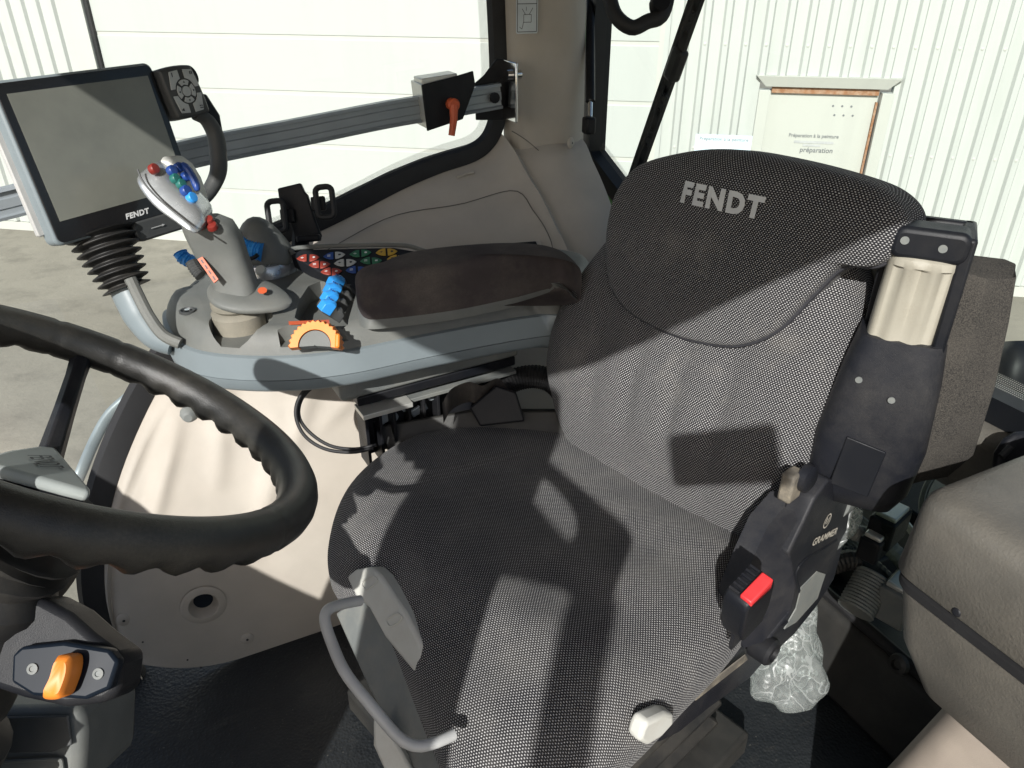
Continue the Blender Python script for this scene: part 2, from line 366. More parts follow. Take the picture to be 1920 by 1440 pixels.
while s > -2.2:
    rib(s, GZ+.13, TOPZ-.05); s -= PITCHR
o = scr.build('screw_heads', M['jamb'], bld); o['kind'] = 'stuff'
mb = MB(); mb.box(wp((sJ+sL)/2, (GZ+TOPZ)/2+.1, -.02), (sL-sJ)-.02, .1, TOPZ-GZ-.2, UX, WN, ZV); mb.build('jamb', M['jamb'], bld, smooth=False)
for a_, w__ in ((sL+.02, .035), (sR, .05)):
    mb = MB(); mb.box(wp(a_, (GZ+TOPZ)/2, -.055), w__, .1, TOPZ-GZ, UX, WN, ZV); mb.build('door_seal', M['black_rubber'] if a_ < sR else M['jamb'], bld, smooth=False)
mb = MB(); mb.box(wp(sR+.05, (GZ+TOPZ)/2, .01), .05, .06, TOPZ-GZ-.1, UX, WN, ZV); mb.build('door_edge_flashing', M['panel_white'], bld, smooth=False)
sd_ = thing('sectional_door', wp((sL+sR)/2, GZ), 'wide plain white sectional door with horizontal panels seen through the side window', 'door')
zl = [W(400, 67)[1], W(400, 170)[1], W(400, 268)[1], W(400, 357)[1]]
stp = (zl[0]-zl[3])/3; zs = [GZ+.02]; z = zl[3]
while z-stp > GZ+.05: z -= stp
zs += [z+stp*k for k in range(0, 12) if GZ+.1 < z+stp*k < TOPZ]; zs.append(TOPZ)
for k in range(len(zs)-1):
    mb = MB(); mb.box(wp((sL+sR)/2+.01, (zs[k]+zs[k+1])/2, -.075), sR-sL-.06, .06, zs[k+1]-zs[k]-.040, UX, WN, ZV); mb.build('panel', M['panel_white'], sd_, bevel=.006, smooth=False)
mb = MB(); mb.box(wp((sL+sR)/2+.01, (GZ+TOPZ)/2, -.070), sR-sL-.04, .03, TOPZ-GZ, UX, WN, ZV); mb.build('backing', M['jamb'], sd_, smooth=False)
# personnel door
pdn = thing('personnel_door', wp((sPD0+sPD1)/2, GZ), 'cream personnel door with rusty top edge and printed notice in the corrugated wall', 'door')
mb = MB(); mb.box(wp((sPD0+sPD1)/2, (GZ+.12+zPD)/2, -.085), sPD1-sPD0, .05, zPD-GZ-.13, UX, WN, ZV); mb.build('leaf', M['door_leaf'], pdn, bevel=.004)
for a in (sPD0-.065, sPD1+.065):
    mb = MB(); mb.box(wp(a, (GZ+.12+zPD)/2, -.01), .11, .12, zPD-GZ-.12, UX, WN, ZV); mb.build('frame', M['door_leaf'], pdn, bevel=.004)
mb = MB(); mb.prism([wp(sPD0-.06, zPD+.03, .02), wp(sPD1+.06, zPD+.03, .02), wp(sPD1+.17, zPD+.14, .06), wp(sPD0-.17, zPD+.14, .06)], WN*-.1); mb.build('lintel', M['door_leaf'], pdn, bevel=.004)
mb = MB(); mb.box(wp((sPD0+sPD1)/2, zPD-.005, -.045), sPD1-sPD0-.02, .05, .055, UX, WN, ZV); mb.build('rusty_strip', M['rust'], pdn, smooth=False)
mb = MB(); mb.box(wp(sPD1-.012, zPD-.7, -.045), .02, .05, 1.2, UX, WN, ZV); mb.build('hinge_strip', M['rust'], pdn, smooth=False)
for i in range(6):
    mb = MB(); mb.lathe(wp(sPD1-.42+.09*(i % 3)+(.03 if i > 2 else 0), zPD-.15-.09*(i//3), -.06), WN, [(.011, 0), (.011, .004)], 8); mb.build('drill_hole', M['print_grey'], pdn)
def wtext(txt, px, py, wpx, par, m, name='lettering', off=-.054, bold=.0):
    s0, z0 = W(px, py); s1, _ = W(px+wpx/2, py)
    vs_, fs_ = text2d(txt, 1, 0, bold); wd = max(v[0] for v in vs_)-min(v[0] for v in vs_); k = 2*(s1-s0)/wd
    mb = MB(); mb.add([wp(s0+x*k, z0+y*k, off) for x, y in vs_], fs_); return mb.build(name, m, par, smooth=False)
wtext('Préparation à la peinture', 1527, 257, 95, pdn, M['print_grey'], bold=.012)
s0, z0 = W(1527, 269); mb = MB(); mb.box(wp(s0, z0, -.056), .40, .004, .024, UX, WN, ZV); mb.build('printed_line', M['print_soft'], pdn, smooth=False)
s0, z0 = W(1523, 275); mb = MB(); mb.box(wp(s0, z0, -.056), .18, .004, .02, UX, WN, ZV); mb.build('printed_line', M['print_soft'], pdn, smooth=False)
wtext('préparation', 1532, 284, 62, pdn, M['print_grey'], bold=.012)
s0, z0 = W(1355, 258); s1, z1 = W(1305, 250); s2, z2 = W(1410, 310)
sg = thing('wall_notice', wp(s0, z0, .03), 'pale blue notice sheet on the corrugated wall beside the personnel door', 'notice')
mb = MB(); mb.box(wp((s1+s2)/2, (z1+z2)/2, .032), s2-s1, .006, z1-z2, UX, WN, ZV); mb.build('sheet', M['notice_blue'], sg, smooth=False)
wtext('Préparation à la peinture', 1357, 260, 92, sg, M['print_grey'], off=.0365, bold=.01)

# ------------------------------------------------------------------ cab shell
mb = MB(); fl = cat_open([(-1.1,1.30,0),(-.6,1.36,0),(-.2,1.42,0),(.2,1.42,0),(1.14,1.42,0)], 24)
mb.prism([V((-1.1,-.12,0))]+fl+[V((1.14,-.12,0))], (0,0,-.06)); struct(mb.build('floor', M['floor_mat'], smooth=False))
# lining along the right side: boundary (window arch) and floor line
ARCH = [(-.215,1.365,.0),(-.24,1.385,.12),(-.232,1.41,.25),(-.18,1.46,.40),(-.088,1.55,.525),(.025,1.65,.625),(.13,1.735,.70),(.25,1.785,.752),(.37,1.80,.776),(.47,1.80,.81),(.58,1.80,.85),(.68,1.80,.878),(.775,1.80,.898),(.825,1.80,.93),(.852,1.80,.98),(.858,1.80,1.04),(.858,1.80,1.15),(.85,1.80,1.35),(.84,1.80,1.72)]
NA = 120
AR = cat_open(ARCH, NA)
IC = 90                                     # index where the arch has reached the pillar
def floor_pt(k):
    f = k/(NA-1); x = -.23 + 1.29*min(1, f*1.30)**1.1; q_ = max(0, 1-f/.16); return V((x-.02*q_, 1.318, .13*q_**2.2))
ridges = [((.10,.66),(.02,.40),0.016,0.0176),((.02,.62),(-.12,.35),0.018,0.0160),((.28,.60),(.12,.36),0.014,0.0200),((-.10,.52),(-.2,.30),0.013,0.0160),((.40,.56),(.24,.46),0.013,0.0160),((.16,.50),(.06,.24),0.010,0.0160)]
def ridge(x, z):
    d = 0
    for (a, b_, h, wd) in ridges:
        ax, az = a; bx, bz = b_; t_ = max(0, min(1, ((x-ax)*(bx-ax)+(z-az)*(bz-az))/((bx-ax)**2+(bz-az)**2)))
        q = math.hypot(x-ax-(bx-ax)*t_, z-az-(bz-az)*t_); d += h*math.exp(-(q/wd)**2)*(.4+.6*math.sin(math.pi*min(1, max(0, t_*.9+.1))))
    return d
NT = 60
rows = []
for j in range(NT+1):
    t_ = j/NT; row = []
    for k in range(NA):
        a = AR[k]; b_ = floor_pt(k); 
        if k > IC: a = V((.858+.20*(k-IC)/(NA-1-IC), 1.80-.05*math.sin(math.pi*(k-IC)/(NA-1-IC)), .93+.02*(k-IC)/(NA-1-IC)))
        x = b_.x+(a.x-b_.x)*t_; z = b_.z+(a.z-b_.z)*t_
        yy = b_.y + (a.y-b_.y)*(t_**1.9*.75+t_**9*.25)
        fade = min(1, (1-t_)*7)*min(1, t_*8)
        yy -= ridge(x, z)*fade
        if t_ > .94: yy -= .014*math.sin((t_-.94)/.06*math.pi)
        if x > .05 and k <= IC:
            fx_ = min(1, (x-.05)/.15); s1_ = max(0, min(1, (.90-t_)/.02)); s2_ = max(0, min(1, (.80-t_)/.02)); yy -= fx_*(.012*s1_*s1_*(3-2*s1_)*min(1, t_*3)+.012*s2_*s2_*(3-2*s2_)*min(1, max(0, t_-.35)*4))
        row.append(V((x, yy, z)))
    rows.append(row)
HOLE = PY(385, 1130, 1.335)
mb = MB(); mb.grid(rows)
hk = min(range(len(mb.v)), key=lambda i: ((mb.v[i]-CAM).normalized()-(ray(385, 1130)).normalized()).length)
HOLE = mb.v[hk].copy()
mb.f = [f for f in mb.f if sum(((mb.v[i]-HOLE).length < .025) for i in f) < 1]
def lin_pt(px, py):                          # point of the lining seen along a direction
    rr = ray(px, py).normalized(); return min(mb_l, key=lambda p: ((p-CAM).normalized()-rr).length)
mb_l = list(mb.v)
lining = struct(mb.build('side_lining', M['beige_lining'], ang=60))
nh = V((-.05,-1,.12)).normalized()
g = MB(); g.lathe(HOLE, nh, [(.046,.0005),(.041,.0035),(.030,.0035),(.0225,-.010),(.019,-.022)], 28, cap=False); g.build('grommet', M['beige_lining'], lining)
g = MB(); g.lathe(HOLE-nh*.02, nh, [(.024,-.004),(.024,0)], 20); g.build('hole_cover', M['blue_black'], lining)
def screw_cap(p, n, r, par, m=None):
    g = MB(); g.lathe(p-n*.002, n, [(r,0),(r*.95,.004),(r*.7,.0065),(r*.22,.007)], 18); g.build('screw_cap', m or M['beige_lining'], par)
    g = MB(); g.lathe(p+n*.0052, n, [(r*.2,0),(r*.2,.0005)], 8); g.build('screw_hole', M['letter_dark'], par)
for px, py in ((232,1160),(462,1196)): screw_cap(lin_pt(px, py), nh, .0145, lining)
for px, py in ((270,1200),(350,1240),(375,1290)):
    p = lin_pt(px, py); g = MB(); g.lathe(p+nh*.0015, nh, [(.002,0),(.002,.001)], 8); g.build('small_hole', M['letter_dark'], lining)
# proud cover of the upper shelf, its grip slot
def shelf_pt(px, py, lift):
    p = lin_pt(px, py); return p + (CAM-p).normalized()*lift
mbp = MB(); edge = [(560,505),(640,462),(740,408),(860,378),(968,362),(1000,400),(1028,440),(1032,470),(1034,520)]
inn = cat_open([shelf_pt(*p, .006) for p in edge], 40); low = [V((p.x, p.y-.06, p.z-.10)) for p in inn]
gl_ = MB(); gl_.tube(inn, .0011, 6); gl_.build('panel_joint', M['brown_trim'], lining)
slot = [shelf_pt(*p, .010) for p in ((900,456),(1010,456),(1012,474),(898,474))]
g = MB(); g.prism(slot, V((0,-.004,.001))); g.build('grip_slot', M['black_plastic'], lining, bevel=.003)
g = MB(); c_ = (slot[0]+slot[1]+slot[2]+slot[3])/4; fr = [c_+(p-c_)*1.16 for p in slot]; g.prism([p+V((0,.002,0)) for p in fr], V((0,-.003,.001))); g.build('slot_surround', M['beige_lining'], lining, bevel=.002)
o = shelf_pt(872, 322, .004); g = MB(); g.tube([o+V((-.022,0,-.004)), o+V((0,0,.002)), o+V((.022,0,.004))], .0035, 8); g.build('clip', M['beige_lining'], lining)
# window seals along the arch
def outn(k):
    t_ = (AR[min(k+1, NA-1)]-AR[max(k-1, 0)]).normalized(); c = t_.cross(V((0,-1,0))); return -c.normalized() if c.dot(V((-1,0,1))) < 0 else c.normalized()
sw = thing('side_window', (.25,1.8,.75), 'large side window with black rubber seal curving over the lining arch', 'window')
def strip(a0, a1, yo, k0=0, k1=NA): return [[AR[k]+outn(k)*a0+V((0,yo,0)) for k in range(k0, k1)], [AR[k]+outn(k)*a1+V((0,yo,0)) for k in range(k0, k1)]]
g = MB(); r0 = strip(-.014, -.004, -.006, 14, 42); r1 = strip(-.014, -.004, .02, 14, 42); g.loft([list(x) for x in zip(r0[0], r0[1], r1[1], r1[0])]); g.build('green_flange', M['tractor_green'], sw)
g = MB(); secs = []
for k in range(NA):
    wd = .036-.012*max(0, min(1, (k-60)/25))
    o_ = AR[k]; n_ = outn(k); secs.append([o_+n_*-.008+V((0,.004,0)), o_+n_*(-.002)+V((0,-.010,0)), o_+n_*(.006)+V((0,-.011,0)), o_+n_*(.010+wd*.8)+V((0,-.004,0)), o_+n_*(.012+wd)+V((0,.012,0)), o_+n_*-.008+V((0,.014,0))])
g.loft(secs); g.build('rubber_seal', M['black_rubber'], sw, ang=25)
g = MB(); st_ = strip(.038, .060, .006, 42, NA); g.grid(st_); g.uv = []
acc = 0; us = []
for k in range(42, NA):
    if k: acc += (AR[k]-AR[k-1]).length
    us.append(acc)
g.uv = [(u_, 0) for u_ in us]+[(u_, .024) for u_ in us]; g.build('frit_band', M['frit'], sw, smooth=False)
g = MB(); g.add([V((-1.2,1.813,.70)), V((.862,1.813,.70)), V((.862,1.813,1.74)), V((-1.2,1.813,1.74))], [(0,1,2,3)]); g.build('pane', M['glass'], sw, smooth=False)
g = MB(); KL = 40; g.grid([[AR[k]+outn(k)*.02+V((0,.012,0)) for k in range(KL)], [V((-1.0+1.15*(k/(KL-1)), 1.812, .70)) for k in range(KL)]]); g.build('lower_pane', M['glass'], sw, ang=80)

# corner pillar trim
pil_sec = [(.862,1.815),(.866,1.775),(.878,1.755),(.905,1.742),(.985,1.725),(1.02,1.728),(1.06,1.755),(1.085,1.79),(1.09,1.84)]
secs = []
for z, dx, sc in ((.66,.0,1.05),(.90,.0,1.02),(.96,.0,1.0),(1.1,-.004,1.0),(1.3,-.012,1.0),(1.75,-.03,1.0)):
    secs.append([V((x+dx-(.9-z)*.0, 1.80+(y-1.80)*sc, z)) for x, y in pil_sec])
g = MB(); g.grid([[s_[i] for s_ in secs] for i in range(len(pil_sec))]); pillar = struct(g.build('corner_pillar', M['beige_lining'], ang=50, thick=0, sub=1))
def pil_pt(px, py): return PY(px, py, 1.735)
pn = V((-.25,-1,.1)).normalized()
screw_cap(PN(1070, 268, V((1.05,1.742,0)), V((.6,-.8,0)).normalized()), V((.5,-.85,.05)).normalized(), .014, pillar)
screw_cap(PN(1098, 398, V((1.06,1.735,0)), V((.5,-.8,0)).normalized()), V((.4,-.85,.2)).normalized(), .014, pillar)
sm_ = [pil_pt(958,245)+V((0,-.004,0)), pil_pt(985,262)+V((0,-.006,0)), pil_pt(1015,287)+V((0,-.01,0)), PY(1042,299,1.716), PY(1070,299,1.735), PY(1096,297,1.77)]
g = MB(); g.tube(cat_open(sm_, 30), .0010, 6); g.build('panel_joint', M['brown_trim'], pillar)
st = thing('warning_sticker', pil_pt(988, 30), 'pale jump start instruction sticker on the corner pillar', 'sticker')
sn = V((-.16,-.985,0)); ex = V((.985,-.16,0)); so = PN(988, 18, V((.95,1.722,0)), sn)
g = MB(); plate(g, so, ex, ZV, rrect(.052, .10, .004), .0012); g.build('sheet', M['sticker'], st, smooth=False)
def bar(g, x0, y0, x1, y1, w_=.0014):
    a = so+ex*x0+ZV*y0; b_ = so+ex*x1+ZV*y1; d = (b_-a).normalized(); nn = ex.cross(ZV); q = d.cross(nn)*w_/2; g.add([a+q+nn*.0017, b_+q+nn*.0017, b_-q+nn*.0017, a-q+nn*.0017], [(0,1,2,3)])
g = MB()
for a in ((-.023,-.046,.023,-.046),(-.023,-.046,-.023,.046),(.023,-.046,.023,.046),(-.023,.012,.023,.012)): bar(g, *a)
for a in ((-.008,-.026,.010,-.026),(-.008,-.026,-.008,-.010),(.010,-.026,.010,-.010),(-.008,-.010,.010,-.010),(-.004,-.010,-.012,.002),(.005,-.010,.014,.004),(-.002,-.002,-.002,.006),(-.008,-.024,-.012,-.040),(-.012,-.040,-.018,-.036)): bar(g, *a, .0011)
g.build('pictogram', M['letter_dark'], st, smooth=False)

# rear window, its frame, strut
RX = 1.135
rw = thing('rear_window', (RX,1.0,.75), 'rear window with black frame cut diagonally above the fender', 'window')
def rx(px, py): p = PX(px, py, RX); return (p.y, p.z)
outer = [(1.842,1.75),(1.836,.86),(1.56,.735),(1.2,.715),(-.1,.715),(-.1,1.75)]
inner = [(1.80,1.75),(1.795,.885),(1.545,.775),(1.2,.757),(-.1,.757),(-.1,1.75)]
g = MB()
for a in range(4):
    q = [outer[a], outer[a+1], inner[a+1], inner[a]]; g.prism([V((RX-.03, y, z)) for y, z in q], (.05,0,0))
g.build('frame', M['frame_black'], rw, smooth=False)
g = MB(); lo = [(1.90,1.75),(1.89,.84),(1.54,.69),(1.0,.66)]; li = [(1.842,1.75),(1.836,.86),(1.56,.735),(1.0,.715)]
for a in range(3): g.prism([V((RX-.015, y, z)) for y, z in (lo[a], lo[a+1], li[a+1], li[a])], (.05,0,0))
g.build('green_frame', M['tractor_green'], rw, smooth=False)
g = MB(); g.add([V((RX+.005, y, z)) for y, z in inner], [tuple(range(6))]); g.build('pane', M['glass_rear'], rw, smooth=False)
g = MB(); ib = [(1.795,.885),(1.545,.775),(1.2,.757),(-.1,.757)]; it = [(1.78,.91),(1.535,.797),(1.2,.781),(-.1,.781)]
g.add([V((RX+.003, y, z)) for y, z in ib]+[V((RX+.003, y, z)) for y, z in it], [(i, i+1, i+5, i+4) for i in range(3)]); g.uv = [(y, 0) for y, z in ib]+[(y, .024) for y, z in it]; g.build('frit_band', M['frit'], rw, smooth=False)
g = MB(); p0 = PD(1107, -60, 1.93); p1 = PD(1107, 190, 1.86); g.tube([p0, p1], .0115, 14); g.build('gas_strut', M['black_plastic'], rw)
g = MB(); g.tube([p1, PD(1106, 228, 1.85)], .006, 10); g.build('strut_rod', M['chrome'], rw)
g = MB(); g.box(PD(1104, 235, 1.85), .026, .03, .04); g.build('strut_clevis', M['black_plastic'], rw, bevel=.006)
hd = thing('grab_handle', PD(1200, 20, 1.9), 'black looped grab handle at the top of the rear window', 'handle')
hp = [(1140,-60),(1143,-10),(1155,30),(1185,52),(1215,40),(1240,30),(1252,-10),(1252,-60)]
g = MB(); g.tube(cat_open([PD(x, y, 1.62) for x, y in hp], 32), .0155, 12); g.build('grip', M['black_rubber'], hd)
g = MB(); g.lathe(PD(1238, 10, 1.62), FW, [(.018,-.016),(.024,0),(.02,.016)], 16); g.build('mount', M['black_plastic'], hd)
wi = thing('rear_wiper', PX(1188, 345, RX+.03), 'black perforated rear wiper leaning diagonally across the rear window', 'wiper')
a0 = PX(1184, 352, RX+.025); a1 = PX(1318, -30, RX+.025); d_ = (a1-a0).normalized(); sdv = V((0,1,0)) - d_*d_.y; sdv.normalize()
g = MB(); g.box((a0+a1)/2+sdv*.018, (a1-a0).length, .010, .012, d_, sdv, V((1,0,0))); g.build('blade', M['black_rubber'], wi)
g = MB(); L = (a1-a0).length
for k in (-1, 1): g.box((a0+a1)/2-sdv*(.006+k*.0085), L*.98, .0055, .010, d_, sdv, V((1,0,0)))
nb = 26
for k in range(nb+1):
    if k % 5 == 0: ln = .05
    else: ln = .014
    g.box(a0+d_*(L*(.02+.96*k/nb))-sdv*.006, ln, .013, .009, d_, sdv, V((1,0,0)))
g.build('arm', M['black_plastic'], wi, smooth=False)
g = MB(); g.box(a0+d_*L*.66-sdv*.004, .075, .036, .03, d_, sdv, V((1,0,0))); g.build('joint_block', M['black_plastic'], wi, bevel=.008)
# rear bar, lower pane and low rear wall
g = MB(); pr_ = [(1.075,.70),(1.10,.715),(1.15,.715),(1.17,.70),(1.17,.60),(1.15,.575),(1.10,.575),(1.07,.61)]
g.prism([V((x, 1.75, z)) for x, z in pr_], (0,-1.9,0)); struct(g.build('rear_cross_bar', M['brown_trim'], bevel=.012, bseg=3))
lw = thing('lower_rear_window', (RX,.7,.2), 'low dark tinted pane behind the seat below the brown cross bar', 'window')
g = MB(); g.add([V((RX, y, z)) for y, z in ((1.35,.165),(-.1,.165),(-.1,.60),(1.35,.60))], [(0,1,2,3)]); g.build('pane', M['glass_low'], lw, smooth=False)
g = MB(); g.tube([(RX-.006,1.4,.165),(RX-.006,-.1,.165)], .013, 10); g.build('lower_seal', M['black_rubber'], lw)
g = MB(); g.prism([V((1.06,1.40,0)), V((1.11,1.40,.15)), V((1.145,1.40,.158)), V((1.16,1.40,0))], (0,-1.5,0)); lowr = struct(g.build('low_rear_panel', M['dark_trim'], bevel=.01))
pb = PX(1687, 1245, 1.085); g = MB(); g.lathe(pb, V((-.95,0,.3)), [(.020,0),(.018,.008),(.010,.012),(.009,.004)], 18); g.build('plug', M['dark_trim'], lowr)
g = MB(); g.prism([PX(x, y, 1.075) for x, y in ((1045,300),(1097,302),(1106,388),(1150,445),(1150,640),(1040,640))], (.012,.004,0)); struct(g.build('rear_side_panel', M['beige_lining'], bevel=.004))
# roof with the door header (shades the cab)
g = MB(); ro = [(-.50,1.9)]+[(-.50+.26-.26*math.cos(R(a)), -.03+.26-.26*math.sin(R(a))) for a in range(0, 91, 9)]+[(1.25,-.03),(1.25,1.9)]
g.prism([V((x, y, 1.60)) for x, y in ro], (0,0,.16)); struct(g.build('roof', M['beige_lining'], smooth=False))
# ------------------------------------------------------------------ operator seat
DL, RC = R(16), R(10)
SR = V((math.cos(DL), math.sin(DL), 0)); SL = V((-math.sin(DL), math.cos(DL), 0))
BU = SR*math.sin(RC)+ZV*math.cos(RC); BN = -SR*math.cos(RC)+ZV*math.sin(RC)
B0 = V((.654,1.02,.56))
def bk(a, h, d=0.): return B0 + SL*a + BU*h + BN*d
def cu(r_, l_, z): return V((B0.x, B0.y, 0)) + SR*r_ + SL*l_ + V((0,0,z))
def pillow(name, pts, N, K, frame, prof_f, prof_b, disp, mat_, parent, uvs=(0,0), cen=None, bulge=0., edge_z=None):
    out = cat_closed([V((p[0], p[1], 0)) for p in pts], N)
    c = V((sum(p.x for p in out)/N, sum(p.y for p in out)/N, 0)) if cen is None else V((cen[0], cen[1], 0))
    mb = MB(); uv = []
    def side(prof, sg, first):
        T, pw = prof; rings = []
        arc = [0.]*N; prev = None
        for k in range(1, K+1):
            s = math.sin(math.pi/2*k/K)
            ring = []
            for i in range(N):
                p = c+(out[i]-c)*s; h = T*max(0, 1-s**pw)**(1/pw) if s < 1 else 0
                hh = sg*h + (disp(p.x, p.y, s)*sg if sg > 0 else 0) + (edge_z(out[i].x, out[i].y)*s**8 if edge_z else 0)
                ring.append((p.x, p.y, hh))
            rings.append(ring)
        b0 = len(mb.v); hc = sg*T+(disp(c.x, c.y, 0) if sg > 0 else 0)
        mb.v.append(frame(c.x, c.y, hc)); uv.append((c.x, c.y)); 
        for k, ring in enumerate(rings):
            for i, (x, y, h) in enumerate(ring):
                if prev is None: arc[i] = math.dist((x, y, h), (c.x, c.y, hc))
                else: arc[i] += math.dist((x, y, h), prev[i])
                mb.v.append(frame(x, y, h)); d = (out[i]-c).normalized(); uv.append((c.x+d.x*arc[i], c.y+d.y*arc[i]))
            prev = ring
        for i in range(N): mb.f.append((b0, b0+1+i, b0+1+(i+1) % N))
        for k in range(K-1):
            for i in range(N):
                j = (i+1) % N; mb.f.append((b0+1+k*N+i, b0+1+(k+1)*N+i, b0+1+(k+1)*N+j, b0+1+k*N+j))
    side(prof_f, 1, True); side(prof_b, -1, False)
    mb.uv = uv
    return mb.build(name, mat_, parent, ang=75), out, c
seat = thing('operator_seat', (B0.x-.2, B0.y-.16, .0), 'tall black woven fabric operator seat facing the open door', 'seat')
# cushion
CUSH = [(.06,.10),(-.03,.20),(-.12,.262),(-.20,.285),(-.29,.275),(-.38,.235),(-.455,.17),(-.50,.10),(-.505,.0),(-.515,-.10),(-.545,-.22),(-.575,-.33),(-.555,-.41),(-.48,-.445),(-.38,-.45),(-.28,-.445),(-.18,-.44),(-.08,-.425),(.03,-.39),(.10,-.25),(.11,-.08)]
def cdisp(x, y, s):
    yc = (y+.09)/.33; f = max(0, 1-s**6)
    d = .030*max(0, abs(yc)-.35)**1.3 - .014*math.exp(-(((x+.12)/.16)**2+(yc/.55)**2))
    d += .012*math.exp(-((x+.40)/.09)**2) - .030*math.exp(-((x-.06)/.07)**2)*.4
    d += .0035*math.sin(x*38+y*9)*math.exp(-((y+.25)/.14)**2) + .004*math.exp(-((yc-.38+x*.5)/.06)**2)*-1
    return d*f
def cedge(x, y): return -.035*math.exp(-((x+.54)/.08)**2)
cush, cout, cc = pillow('seat_cushion', CUSH, 140, 34, lambda x, y, h: cu(x, y, .475+h), (.080, 3.2), (.05, 4), cdisp, M['cushion_fabric'], seat, edge_z=cedge)
# the weave runs across the seat: swap uv axes on the cushion
for l_ in cush.data.uv_layers[0].data: l_.uv = (l_.uv[1], l_.uv[0])
# backrest body
BACK = [(.085,-.02),(.135,.07),(.145,.15),(.125,.24),(.075,.33),(.03,.40),(.0,.45),(-.07,.49),(-.20,.495),(-.30,.475),(-.362,.445),(-.400,.39),(-.422,.30),(-.43,.20),(-.42,.10),(-.39,.0),(-.30,-.06),(-.14,-.07),(.02,-.06)]
def bdisp(x, y, s):
    a = (x+.14)/.28; f = max(0, 1-s**6)
    d = .028*max(0, abs(a)-.45)**1.2*1.8 + .016*math.exp(-((y-.12)/.10)**2)
    for q in (-.45, -.15, .15, .45): d -= .010*math.exp(-((a-q-.05*y)/.05)**2)*math.exp(-((y-.14)/.12)**2)
    d += .002*math.sin(y*60+x*18)
    return d*f
back, bout, bc = pillow('backrest', BACK, 140, 30, lambda x, y, h: bk(x, y, h-.05), (.075, 3.2), (.05, 4), bdisp, M['fabric'], seat)
# head shield
SH = [(-.002,.455),(.008,.41),(.006,.36),(-.012,.305),(-.06,.272),(-.14,.262),(-.21,.268),(-.27,.285),(-.32,.325),(-.358,.39),(-.388,.436),(-.428,.448),(-.450,.476),(-.448,.514),(-.416,.538),(-.36,.548),(-.27,.553),(-.18,.550),(-.10,.530),(-.035,.500)]
def hdisp(x, y, s):
    a = (x+.20)/.21; f = max(0, 1-s**8)
    return (.014*math.exp(-((y-.52)/.05)**2) - .008*math.exp(-((y-.42)/.04)**2) + .003*math.sin(x*30+y*40))*f
def sh_frame(x, y, h):
    low = max(0, min(1, (.50-y)/.22)); low = low*low*(3-2*low)
    base = .026 + .006*(1-low)
    if h < 0: h = h*(1-.72*low) - .02*(1-low)
    else: h = h*(1-.50*low)
    return bk(x, y, base+h)
shield, sout, sc_ = pillow('head_pad', SH, 140, 26, sh_frame, (.036, 4.6), (.085, 3.4), hdisp, M['fabric'], seat)
seam = [bk(p.x, p.y, .019) for p in sout if p.y < .46]
seam_pts = [p for p in sout if p.y < .455]; seam_pts.sort(key=lambda p: math.atan2(p.y-.50, p.x+.2) if math.atan2(p.y-.50, p.x+.2) < 0 else 9)
g = MB(); g.tube([sh_frame(sc_.x+(p.x-sc_.x)*1.004, sc_.y+(p.y-sc_.y)*1.004, .004) for p in seam_pts], .0035, 6); g.build('seam', M['letter_dark'], seat)
def sh_surf(x, y):
    best = None
    p = V((x, y, 0)); d = p-sc_
    m_ = max(((q-sc_).normalized().dot(d.normalized()), q) for q in [*sout])[1]; s = min(.99, d.length/(m_-sc_).length)
    return sh_frame(x, y, .036*(1-s**4.6)**(1/4.6)+hdisp(x, y, s)+.0022)
vs_, fs_ = text2d('FENDT', .040, .22, .0022, 1.2); wd = max(v[0] for v in vs_)-min(v[0] for v in vs_); kx = .135/wd
g = MB(); g.add([sh_surf(-.208-x*kx, .484+y*1.0+x*.02) for x, y in vs_], fs_)
bm = bmesh.new(); me_ = bpy.data.meshes.new('t'); me_.from_pydata(g.v, [], g.f); bm.from_mesh(me_); bmesh.ops.subdivide_edges(bm, edges=bm.edges, cuts=0); bm.free()
g.build('lettering', M['letter_silver'], cush if False else shield, smooth=False)
# shell behind the back
g = MB(); so_ = [(-.43,.02),(-.448,.18),(-.448,.36),(-.425,.46),(-.36,.50),(-.2,.515),(-.03,.49),(.08,.36),(.15,.18),(.12,-.02),(-.14,-.09)]
ol = cat_closed([V((p[0], p[1], 0)) for p in so_], 70)
g.loft([[bk(p.x, p.y, -.075) for p in ol], [bk(-.14+(p.x+.14)*1.0, p.y, -.10) for p in ol], [bk(-.14+(p.x+.14)*.93, .2+(p.y-.2)*.95, -.14) for p in ol], [bk(-.14+(p.x+.14)*.7, .2+(p.y-.2)*.8, -.16) for p in ol]]); g.build('back_shell', M['grey_pan'], seat, ang=60)
rp = bk(-.446,.27,-.085); g = MB(); g.lathe(rp, -SL+BN*.7, [(.014,0),(.014,.0015)], 20); lab = g.build('round_label', M['notice'], seat)
for k, wv in ((.2,.012),(0,.016),(-.3,.012)):
    g = MB(); e1 = (-SL+BN*.7).normalized(); e2 = BU; e3 = e1.cross(e2); g.box(rp+e1*.002+e2*k*.014, wv, .0026, .0006, e3, e2, e1); g.build('label_print', M['blue'], lab, smooth=False)
g = MB(); g.box(bk(-.452,.355,-.075), .02, .035, .02, SL, BU, BN); g.build('latch', M['black_plastic'], seat, bevel=.005)
